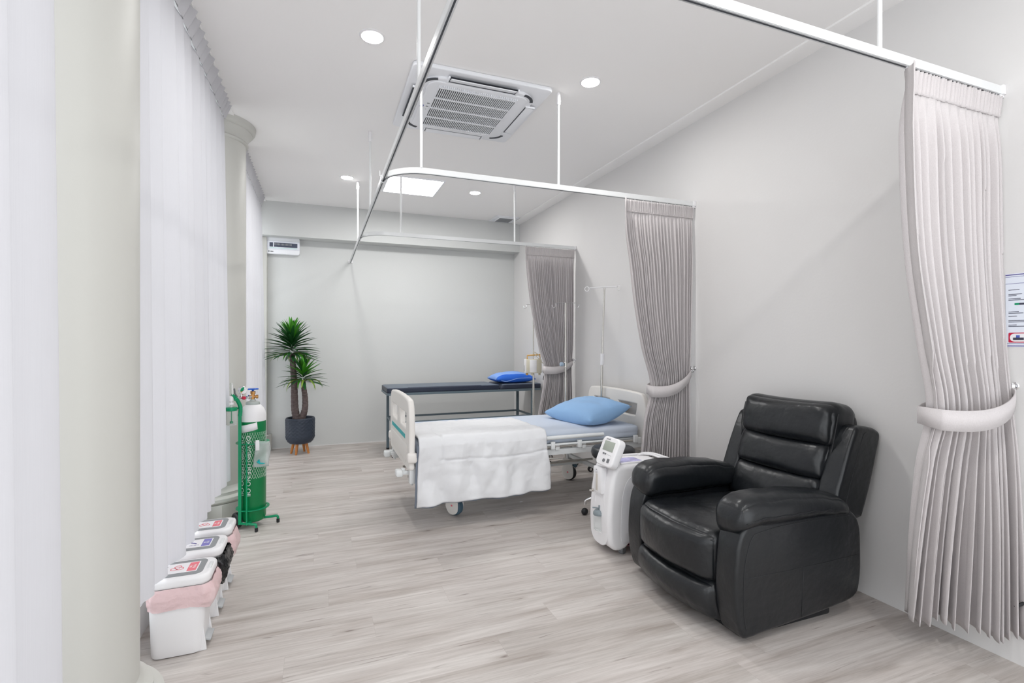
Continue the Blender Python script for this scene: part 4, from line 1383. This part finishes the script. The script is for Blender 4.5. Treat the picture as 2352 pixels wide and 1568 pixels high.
for (y) in (.10, .78):
    build('crank_handle', [xf(rbox(.05, .085, .05, .014, 5), (-.055, y, .40)), xf(rbox(.03, .05, .04, .01, 5), (-.02, y + .03, .405)), box(-.03, .05, y - .015, y + .015, .385, .41, .003)], M_WENAM, t)
# frame
for y in (.03, .91):
    build('side_beam', box(.03, 2.02, y, y + .03, .445, .49, .003), M_WENAM, t)
build('cross_beam', [box(x, x + .04, .05, .92, .445, .485, .003) for x in (.05,)], M_WENAM, t)
for x in (.7, 1.3, 1.96):
    build('cross_beam', box(x, x + .04, .05, .92, .445, .485, .003), M_WENAM, t)
for y in (.0, .955):
    build('folded_side_rail', [tube([(.20, y, .590), (1.60, y, .590)], .016, 12), tube([(.20, y, .535), (1.60, y, .535)], .009, 8)], M_WENAM, t)
    build('lower_tube', [tube([(.1, y + .02, .515), (1.95, y + .02, .515)], .011, 8)], M_STEEL, t)
for x in (.35, .75, 1.12, 1.36, 1.90):
    build('rail_bracket', [box(x, x + .035, -.012, .012, .50, .56, .003), box(x + .05, x + .085, .01, .035, .485, .535, .003)], M_WENAM, t)
build('mattress_platform', [box(.06, 1.98, .06, .92, .518, .53, .004)], M_WENAM, t)
build('lifting_link', [xf(box(-.2, .2, -.012, .012, -.03, .03, .005), (1.05, .30, .33), (0, radians(22), 0)), xf(box(-.2, .2, -.012, .012, -.03, .03, .005), (1.05, .66, .33), (0, radians(22), 0))], M_WENAM, t)
build('crank_shaft', [tube([(.05, .35, .30), (1.7, .35, .30)], .010, 8), tube([(.05, .60, .32), (1.2, .60, .32)], .010, 8)], M_STEEL, t)
def caster(x, y, rz, col_tyre):
    prof_ = smooth_loop([(-.045, .205), (-.05, .15), (-.062, .10), (-.06, .06), (-.03, .018), (.02, .012), (.055, .04), (.060, .10), (.048, .16), (.04, .205)], 5)
    hs = [prism(prof_, -.040, -.028, .006, 3), prism(prof_, .028, .040, .006, 3), prism(smooth_loop([(-.045, .205), (-.05, .15), (.04, .15), (.04, .205)], 2), -.03, .03, .003, 2)]
    c = build('caster_housing', [xf(xf(q, (0, 0, 0), (0, 0, rz)), (x, y, 0)) for q in hs] + [slot(xf(xf(disc_y(.004, -.0415, .0415, -.03, .16, 10, .001), (0, 0, 0), (0, 0, rz)), (x, y, 0)), 1), slot(xf(xf(box(-.006, .010, -.041, .041, .075, .088), (0, 0, 0), (0, 0, rz)), (x, y, 0)), 2)], [M_CREAM, M_BLACK, M_LRED])
    c.parent = t
    w = lathe([(.02, -.024), (.058, -.024), (.0655, -.018), (.0675, 0), (.0655, .018), (.058, .024), (.02, .024)], 32)
    w = xf(xf(w, (0, 0, 0), (pi / 2, 0, 0)), (.006, 0, .0677), (0, 0, 0))
    w = xf(w, (0, 0, 0), (0, 0, rz))
    build('wheel', [xf(w, (x, y, 0))], [col_tyre], c)
    build('brake_pedal', xf(xf(xf(box(-.03, .03, -.018, .018, -.012, .016, .005), (.055, 0, .15), (0, radians(25), 0)), (0, 0, 0), (0, 0, rz)), (x, y, 0)), M_BUMP, c)
    return c
for (x, rz) in ((.395, radians(-55)), (1.70, radians(-50))):
    for y in (.225, .80):
        build('leg_post', box(x - .025, x + .025, y - .02, y + .02, .20, .445, .003), M_WENAM, t)
        caster(x, y, rz, M_BUMP if x < 1 else M_BLACK)
    build('leg_cross_beam', box(x - .015, x + .015, .225, .80, .225, .26, .003), M_WENAM, t)
build('stretcher', box(.40, 1.70, .50, .53, .228, .255, .003), M_WENAM, t)

t = thing('mattress', 'thin mattress in a pale blue fitted sheet on the patient bed', 'mattress', (BX, BY, 0))
g = rbox(1.93, .89, .105, .03, 16, (0, 0, .004))
def mf(x, y, z):
    u = x / .965
    wr = .004 * noise.noise(Vector((x * 6, y * 5, z * 8)))
    if z < -.0 and u > .85: wr += .006 * sin(x * 90 + y * 20)
    return (x + 1.02 + (0), y + .485 + wr, z + .583 + wr * .6)
build('fitted_sheet', mapv(g, mf), M_SHEET, t, auto=0)

# pillow
def pillow(nm, lx, ly, h, m, seed, pinch=.16):
    bm = bmesh.new()
    bmesh.ops.create_grid(bm, x_segments=36, y_segments=28, size=1)
    top = [(v.co.x, v.co.y) for v in bm.verts]
    faces = [tuple(q.index for q in f.verts) for f in bm.faces]
    bm.free()
    V = []
    for sgn in (1, -1):
        for (u, v) in top:
            e = max(0, (1 - u * u)) ** .42 * max(0, (1 - v * v)) ** .42
            x = u * lx / 2 * (1 - pinch * .5 * (1 - v * v) * abs(u) ** 3 * 1.0)
            y = v * ly / 2 * (1 - pinch * .5 * (1 - u * u) * abs(v) ** 3)
            n_ = noise.noise(Vector((u * 2.3 + seed, v * 2.3, sgn))) * .12 + noise.noise(Vector((u * 6 + seed, v * 6, sgn))) * .04
            z = h * e * (.62 if sgn > 0 else -.38) * (1 + n_) 
            V.append((x, y, z))
    n0 = len(top)
    Fc = faces + [tuple(i + n0 for i in reversed(f)) for f in faces]
    # stitch rim
    bm = bmesh.new()
    vs = [bm.verts.new(p) for p in V]
    for f in Fc: bm.faces.new([vs[i] for i in f])
    bmesh.ops.remove_doubles(bm, verts=bm.verts, dist=.0004)
    return bm_geo(bm)
o = build('pillow', mapv(pillow('p', .48, .68, .205, M_BLUEP, 3), lambda x, y, z: (x, y, z + .035 * (x > 0) * (x / .25) + (.03 * (abs(x) / .25) ** 3 * (abs(y) / .35) ** 3))), M_BLUEP, None, auto=0, loc=(2.27, 4.0, .705))
o.rotation_euler = (0, radians(-8), radians(10))
tag(o, 'plump light blue pillow at the head of the patient bed', 'pillow')

# comforter
def comforter():
    U, Vn = 90, 110
    V, Fc = [], []
    top_w = 4.24 - 3.575
    hang = .455
    tot = top_w + hang
    for j in range(Vn + 1):
        s = j / Vn * tot
        for i in range(U + 1):
            u = i / U
            x = .665 + u * (1.66 - .665)
            if s < top_w - .03:
                y = 4.24 - s; z = .653; hx = 0
            elif s < top_w + .03:
                a = (s - (top_w - .03)) / .06 * pi / 2
                y = 4.24 - (top_w - .03) - .038 * sin(a); z = .653 - .038 * (1 - cos(a)); hx = 0
            else:
                hx = (s - top_w - .03)
                y = 4.24 - (top_w - .03) - .038; z = .653 - .038 - hx * (1.03 - .05 * u)
            # quilt seams
            gr = 0
            su = [.20]
            d1 = abs(u - (.16 + .10 * max(0, min(1, s / tot - .5)) )) * 1.0
            if .30 < s < top_w + .14: gr += exp(-(d1 / .008) ** 2)
            gr += exp(-((s - (top_w + .135 + .02 * sin(u * 3))) / .007) ** 2) * (u > .15)
            gr += .7 * exp(-((s - .42) / .008) ** 2) * (u > .15)
            puff = .009 * noise.noise(Vector((x * 6, s * 6, 0))) + .007 * noise.noise(Vector((x * 17, s * 13, 3))) + .004 * noise.noise(Vector((x * 34 + s * 10, s * 22, 5)))
            if hx > 0:
                k = min(1, hx / .25)
                puff += k * (.016 * sin(x * 21 + 1.5 * noise.noise(Vector((x * 3, s * 2, 1))) * 3) + .010 * sin(x * 37 + s * 4)) - k * .012
                xx = x + (u - .45) * .03 * k + .02 * k * k * (u > .8) * (u - .8) * 5
                V.append((xx, y - puff - .01 + gr * .010 - .03 * k * (1 - abs(2 * u - 1)) * .3, z + .006 * sin(x * 8)))
            else:
                V.append((x + .035 * (1 - s / top_w) * (-u) * .9, y + .01 * sin(x * 7) * (s < .02), z + puff * .9 + .006 - gr * .010))
    for j in range(Vn):
        for i in range(U):
            a = j * (U + 1) + i
            Fc.append((a, a + 1, a + U + 2, a + U + 1))
    return (V, Fc)
t = thing('comforter', 'white quilted comforter with grey lining draped over the foot end of the patient bed', 'blanket', (0, 0, 0))
g = comforter()
o = build('quilted_top', g, M_BLANK, t, auto=0)
md = o.modifiers.new('thickness', 'SOLIDIFY'); md.thickness = .012; md.offset = 1
U_ = 91
bot = mapv(g, lambda x, y, z: (x, y + .010 if y < 3.60 else y, z - .006 if y > 3.6 else z - .004))
V2 = [Vector(p) for p in bot[0]]
for k, p in enumerate(V2):
    i = k % U_
    if i == 0 and p.z < .6: p.x -= .012; 
    if k // U_ == 110: p.z -= .008
o2 = build('lining', (V2, bot[1]), M_LINING, t, auto=0)
md = o2.modifiers.new('thickness', 'SOLIDIFY'); md.thickness = .006; md.offset = 0
o2['label'] = 'dark grey lining showing along the hem'

# ------------------------------------------------------------------ examination table
TX0, TY0 = .74, 5.95
t = thing('examination_table', 'navy vinyl examination table on a slate steel frame against the far wall', 'table', (TX0, TY0, 0))
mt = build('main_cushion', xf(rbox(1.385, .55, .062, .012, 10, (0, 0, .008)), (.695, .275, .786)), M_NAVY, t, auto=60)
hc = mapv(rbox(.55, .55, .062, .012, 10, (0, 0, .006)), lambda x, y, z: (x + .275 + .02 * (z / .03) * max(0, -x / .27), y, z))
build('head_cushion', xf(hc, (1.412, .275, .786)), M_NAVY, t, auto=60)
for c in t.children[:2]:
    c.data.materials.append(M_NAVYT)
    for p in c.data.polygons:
        if p.normal.z > .8: p.material_index = 1  # paler top colour imitates light reflected off the navy vinyl
build('top_frame', [box(0, 1.96, 0, .03, .728, .756, .002), box(0, 1.96, .52, .55, .728, .756, .002), box(0, .03, .03, .52, .728, .756, .002), box(1.93, 1.96, .03, .52, .728, .756, .002)], M_SLATE, t, smooth=False)
for (x, y) in ((.06, .0), (1.83, .0), (.06, .52), (1.83, .52)):
    build('leg', [box(x, x + .032, y, y + .032, 0.012, .728, .002)], M_SLATE, t, smooth=False)
    build('foot_cap', box(x - .002, x + .034, y - .002, y + .034, 0, .02, .003), M_BLACK, t.children[-1])
build('lower_frame', [box(.09, 1.83, .003, .028, .395, .418, .002), box(.09, 1.83, .523, .548, .395, .418, .002), box(1.834, 1.858, .03, .52, .395, .418, .002), box(.064, .088, .03, .52, .395, .418, .002)], M_SLATE, t, smooth=False)
t2 = thing('folded_pillow', 'royal blue pillow with a paler blue top on the head end of the examination table', 'pillow', (2.38, 6.20, .872))
pw = pillow('q', .54, .42, .15, M_ROYAL, 8, .1)
a = build('pillow_body', pw, M_ROYAL, t2, auto=0)
a.data.materials.append(M_ROYALT)
for p in a.data.polygons:
    if p.center.z > .004 and p.center.y > -.150: p.material_index = 1  # paler blue over the upper side
build('piped_fold', tube(smooth_loop([(-.26, -.17, .008), (-.15, -.215, -.02), (0, -.215, .012), (.12, -.215, .018), (.25, -.18, .012)], 6, False), .004, 6), M_ROYALT, t2)

# ------------------------------------------------------------------ infusion stands
def hooks(z, w, drop=.05, ang=0.0, r=.0035):
    gs = [tube([(-w, 0, z), (w, 0, z)], r, 8)]
    for s in (-1, 1):
        pts = [(s * w, 0, z), (s * (w + .006), 0, z - .012), (s * (w + .004), 0, z - .03), (s * (w + .018), 0, z - drop), (s * (w + .036), 0, z - drop + .006), (s * (w + .042), 0, z - .02)]
        gs.append(tube(smooth_loop(pts, 4, False), r, 8))
    return [xf(g, (0, 0, 0), (0, 0, ang)) for g in gs]
def infusion_stand(x, y, ztop, w, label, ang, knob_z, rot=0.0):
    t = thing('infusion_stand', label, 'drip stand', (x, y, 0), group='chrome infusion stands behind the patient bed')
    build('pole', [cyl(.0125, .09, .98, 18), cyl(.0085, .98, ztop, 14)], M_STEEL, t)
    build('hook_bar', hooks(ztop, w, .05, ang), M_CHROME, t)
    build('collar', [cyl(.017, knob_z - .035, knob_z + .02, 18, .003)], M_STEEL, t)
    build('clamp_knob', [xf(cyl(.022, -.062, -.030, 12, .004), (0, 0, knob_z), (0, pi / 2, 0)), xf(cyl(.005, -.035, 0, 8), (0, 0, knob_z), (0, pi / 2, 0))], mat('grey_blue_knob', (.33, .42, .52), .4), t)
    build('hub', cyl(.03, .085, .13, 18, .006), M_STEEL, t)
    for k in range(5):
        a = rot + 2 * pi * k / 5
        lg = build('leg', tube([(.02 * cos(a), .02 * sin(a), .11), (.24 * cos(a), .24 * sin(a), .085)], .010, 10), M_STEEL, t)
        c, s = .25 * cos(a), .25 * sin(a)
        w_ = xf(xf(lathe([(.01, -.014), (.026, -.014), (.029, 0), (.026, .014), (.01, .014)], 20), (0, 0, 0), (pi / 2, 0, 0)), (c + .01, s, .029))
        build('caster', [w_, ball(.015, (c, s, .088), 8)], M_BLACK, lg)
        build('caster_fork', [disc_y(.016, s - .017, s + .017, c + .01, .029, 16), tube([(c, s, .085), (c + .008, s, .05)], .006, 6)], M_CHROME, lg)
    return t
s1 = infusion_stand(2.385, 5.47, 1.80, .085, 'chrome infusion stand carrying the beige pump, in front of the examination table', 0, 1.02, .1)
infusion_stand(2.427, 4.72, 1.765, .10, 'chrome infusion stand in front of the farthest grey curtain, grey knob halfway up', -.35, 1.12, -1.85)
t = thing('bed_drip_pole', 'white-topped drip pole rising from the bed head, with round hooks', 'drip stand', (2.585, 4.25, 0))
build('pole', [tube([(0, .02, .56), (0.0, .0, 1.20)], .0115, 14), tube([(0, 0, 1.2), (.02, -.01, 1.88)], .0085, 14)], M_STEEL, t)
build('sleeve', tube([(0, .004, 1.13), (0.002, .0, 1.24)], .018, 14), M_WPLAS, t)
hk = [tube([(-.10, .07, 1.885), (.02, -.01, 1.89), (.11, -.10, 1.885)], .006, 8)]
for (x, y) in ((-.12, .085), (.105, -.125)):
    hk.append(tube([(x + .022 * cos(a) * .7, y - .022 * cos(a) * .7, 1.875 + .022 * sin(a)) for a in [2 * pi * q / 16 for q in range(16)]], .004, 6, closed=True))
build('hook_bar', hk, M_WPLAS, t)
build('bed_socket', cyl(.018, .50, .58, 14, .003, loc=(0, .02)), M_STEEL, t)

# pump on the stand
t = thing('infusion_pump', 'beige infusion pump with an ochre handle clamped to a stand near the examination table', 'medical pump', (2.345, 5.41, 0))
def PU(g): return xf(g, (0, 0, 0), (0, 0, radians(-18)))
build('housing', PU(box(-.075, .105, -.055, .045, .99, 1.155, .008)), M_BEIGE, t)
build('front_plate', PU(box(-.035, .045, -.058, -.054, 1.0, 1.145, .003)), M_WPLAS, t)
build('side_panel', PU(box(-.095, -.070, -.05, .04, .99, 1.155, .006)), M_WPLAS, t)
build('handle', [PU(tube([(-.06, 0, 1.15), (-.06, 0, 1.195), (.09, 0, 1.205), (.09, 0, 1.15)], .009, 8))], M_ORANGE, t)
for x in (-.065, .0, .08):
    build('foot', PU(cyl(.014, .965, .992, 12, .003, loc=(x, -.02))), M_ORANGE if x < 0 else M_BEIGE, t)
build('clamp', PU(box(.03, .10, .0, .07, 1.02, 1.06, .005)), M_DGREY, t)
build('cable', PU(tube(smooth_loop([(.10, -.03, 1.14), (.06, -.06, 1.21), (.0, -.06, 1.24), (.05, -.07, 1.18), (.13, -.06, 1.09), (.14, -.05, 1.02), (.12, -.05, .99)], 6, False), .0045, 6)), M_BEIGE, t)
build('power_lead', PU(tube(smooth_loop([(.12, -.03, 1.05), (.15, -.03, 1.0), (.13, -.03, .95), (.125, -.03, .91)], 6, False), .004, 6)), M_BLACK, t)
build('lettering_strip', PU(box(-.0965, -.0955, -.02, .01, 1.01, 1.08)), M_INK, t)

# ------------------------------------------------------------------ stool
t = thing('stool', 'round black padded stool on chrome casters between the bed and the concentrator', 'stool', (2.13, 3.34, 0))
build('seat', lathe([(.001, .455), (.12, .455), (.15, .46), (.163, .475), (.170, .50), (.165, .525), (.150, .54), (.10, .546), (.001, .548)], 48), mat('stool_vinyl', (.018, .02, .023), .35), t)
build('column', [cyl(.02, .25, .455, 16), cyl(.028, .10, .28, 16)], M_CHROME, t)
for k in range(5):
    a = radians(150) + 2 * pi * k / 5
    lg = build('leg', tube(smooth_loop([(0.02 * cos(a), .02 * sin(a), .14), (.12 * cos(a), .12 * sin(a), .145), (.205 * cos(a), .205 * sin(a), .12), (.215 * cos(a), .215 * sin(a), .085)], 5, False), .010, 10), M_CHROME, t)
    build('caster', [xf(ball(.028, (0, 0, 0), 10, (1, .8, 1)), (.218 * cos(a), .218 * sin(a), .0285))], M_BLACK, lg)

# ------------------------------------------------------------------ oxygen concentrator
t = thing('oxygen_concentrator', 'white wheeled oxygen concentrator with a tilted control panel beside the recliner', 'medical machine', (1.70, 2.83, 0))
bp = smooth_loop([(.055, .030), (.02, .055), (.002, .10), (-.006, .20), (.0, .32), (.015, .44), (.035, .52), (.06, .558), (.12, .57), (.25, .572), (.38, .566), (.46, .55), (.50, .50), (.515, .40), (.515, .20), (.50, .13), (.44, .115), (.25, .115), (.19, .10), (.15, .06), (.11, .033)], 5)
build('body', prism(bp, -.125, .125, .03, 6), M_WPLAS, t, auto=0)
sp_ = smooth_loop([(.085, .09), (.083, .25), (.10, .40), (.14, .48), (.22, .515), (.40, .52), (.47, .49), (.485, .30), (.475, .15), (.44, .128), (.24, .128), (.18, .112), (.13, .075)], 5)
build('side_panel', prism(sp_, -.128, .128, .004, 2), mat('side_panel_white', (.74, .74, .76), .4), t)
build('base', [prism(smooth_loop([(.13, .05), (.17, .10), (.2, .125), (.46, .125), (.48, .10), (.47, .055), (.3, .05)], 4), -.118, .118, .015, 3)], M_MAROON, t)
build('screw_cover', disc_y(.005, -.1295, -.127, .215, .135, 12, .001), M_BLACK, t)
# front recess with humidifier
fp = build('front_panel', mapv(plate([rrect(.20, .47, .08, 8), rrect(.105, .24, .02, 4, 0, -.045)], .016, .004), lambda u, v, q: (.004 + .05 * max(0, (v + .0) / .24) ** 2 * (v > 0) - q, u, .285 + v)), M_WPLAS, t, auto=50)
build('recess', box(.006, .012, -.05, .05, .125, .36, .002), mat('recess_white', (.70, .70, .71), .5), t)
hb = build('humidifier_bottle', lathe([(.001, .135), (.030, .135), (.034, .145), (.036, .235)], 28, cap=False), M_CLEAR, t)
hb.data.transform(Matrix.Translation((-.002, 0, 0)))
build('bottle_lid', [xf(lathe([(.036, .232), (.038, .236), (.037, .25), (.028, .262), (.001, .268)], 28), (-.002, 0, 0)), xf(cyl(.006, .26, .295, 10), (-.004, -.008, 0)), xf(tube([(0, 0, .272), (-.02, .02, .274), (-.035, .025, .275)], .0045, 8), (0, 0, 0))], mat('bottle_lid_grey', (.22, .26, .28), .4), t)
fm = build('flow_meter', [box(-.018, .03, -.050, .050, .375, .545, .012)], M_WPLAS, t)
build('flow_scale', box(-.0195, -.0175, -.012, .014, .392, .500, .002), mat('scale_beige', (.62, .58, .52), .4), fm)
build('flow_knob', [disc_x(.012, -.030, -.018, .0, .520, 20, .002)], M_CHROME, fm)
build('outlet', [disc_x(.006, -.035, .0, .065, .375, 12, .001), disc_x(.011, -.014, -.004, .065, .375, 12, .001)], M_STEEL, t)
# control head: width along y, tilted back
an = atan2(.073, .168)
def CP(g):
    m = Matrix.Translation((.016, -.07, .656)) @ Matrix.Rotation(an, 4, 'Y')
    return ([m @ Vector((-p[2] if False else p[2] * -1, p[0] * -1, p[1])) for p in g[0]], g[1]) + tuple(g[2:])
cpn = build('control_panel', [CP(prism(rrect(.19, .19, .035, 8), -.055, 0.0, .010, 4, 'z'))], M_WPLAS, t)
build('screen', CP(box(-.058, .058, .002, .065, 0.0, .0012, .0004)), M_LCD, cpn)
for (x, y, w_, h_) in ((-.03, -.018, .016, .010), (-.008, -.018, .016, .010), (.045, -.055, .024, .026)):
    build('button', CP(box(x - w_ / 2, x + w_ / 2, y - h_ / 2, y + h_ / 2, 0, .003, .001)), M_DGREY, cpn)
build('dial', CP(cyl(.011, 0, .006, 16, .001, loc=(.0, -.060))), M_DGREY, cpn)
for k in range(4):
    build('indicator', CP(cyl(.002, 0, .0012, 8, loc=(.016 + .013 * k, -.02))), M_MGREY, cpn)
build('brand_lettering', CP(xf(text('yuwell', .018), (-.03, .078, .0006))), M_DGREY, cpn, smooth=False)
build('top_label', [prism(rrect(.17, .12, .01, 4, .20, -.02), .571, .575, .001, 1, 'z')], M_LILAC, t)
build('top_tray_rim', tube(smooth_loop([(.10, -.095, .574), (.30, -.10, .577), (.45, -.085, .570), (.47, 0, .566), (.45, .085, .570), (.30, .10, .577), (.10, .095, .574)], 6, False), .007, 8), M_WPLAS, t)
build('handle', tube(smooth_loop([(.36, -.09, .572), (.43, -.10, .576), (.49, -.08, .570), (.505, 0, .566), (.49, .08, .570), (.43, .10, .576), (.36, .09, .572)], 6, False), .009, 10), M_WPLAS, t)
for (x, y) in ((.10, -.095), (.10, .095), (.44, -.095), (.44, .095)):
    w_ = xf(lathe([(.008, -.016), (.024, -.016), (.0275, -.010), (.0275, .010), (.024, .016), (.008, .016)], 24), (0, 0, 0), (pi / 2, 0, radians(30)))
    build('caster', [xf(w_, (x + .01, y, .0275)), xf(rbox(.03, .036, .022, .008, 4), (x, y, .05)), cyl(.006, .05, .075, 10, loc=(x, y))], M_DGREY, t)

# ------------------------------------------------------------------ little things
o = build('paper_scrap', xf(box(-.016, .016, -.006, .006, 0, .0008), (1.60, 3.93, 0.0003), (0, 0, .3)), M_PAPER, None, smooth=False)
tag(o, 'tiny white paper scrap on the floor beside the bed', 'paper')
o = build('black_cord', tube(smooth_loop([(2.715, 1.085, .34), (2.70, 1.14, .30), (2.67, 1.175, .262)], 5, False), .006, 8), M_BLACK, None)
tag(o, 'short black cord end hanging at the right edge behind the large curtain', 'cord')
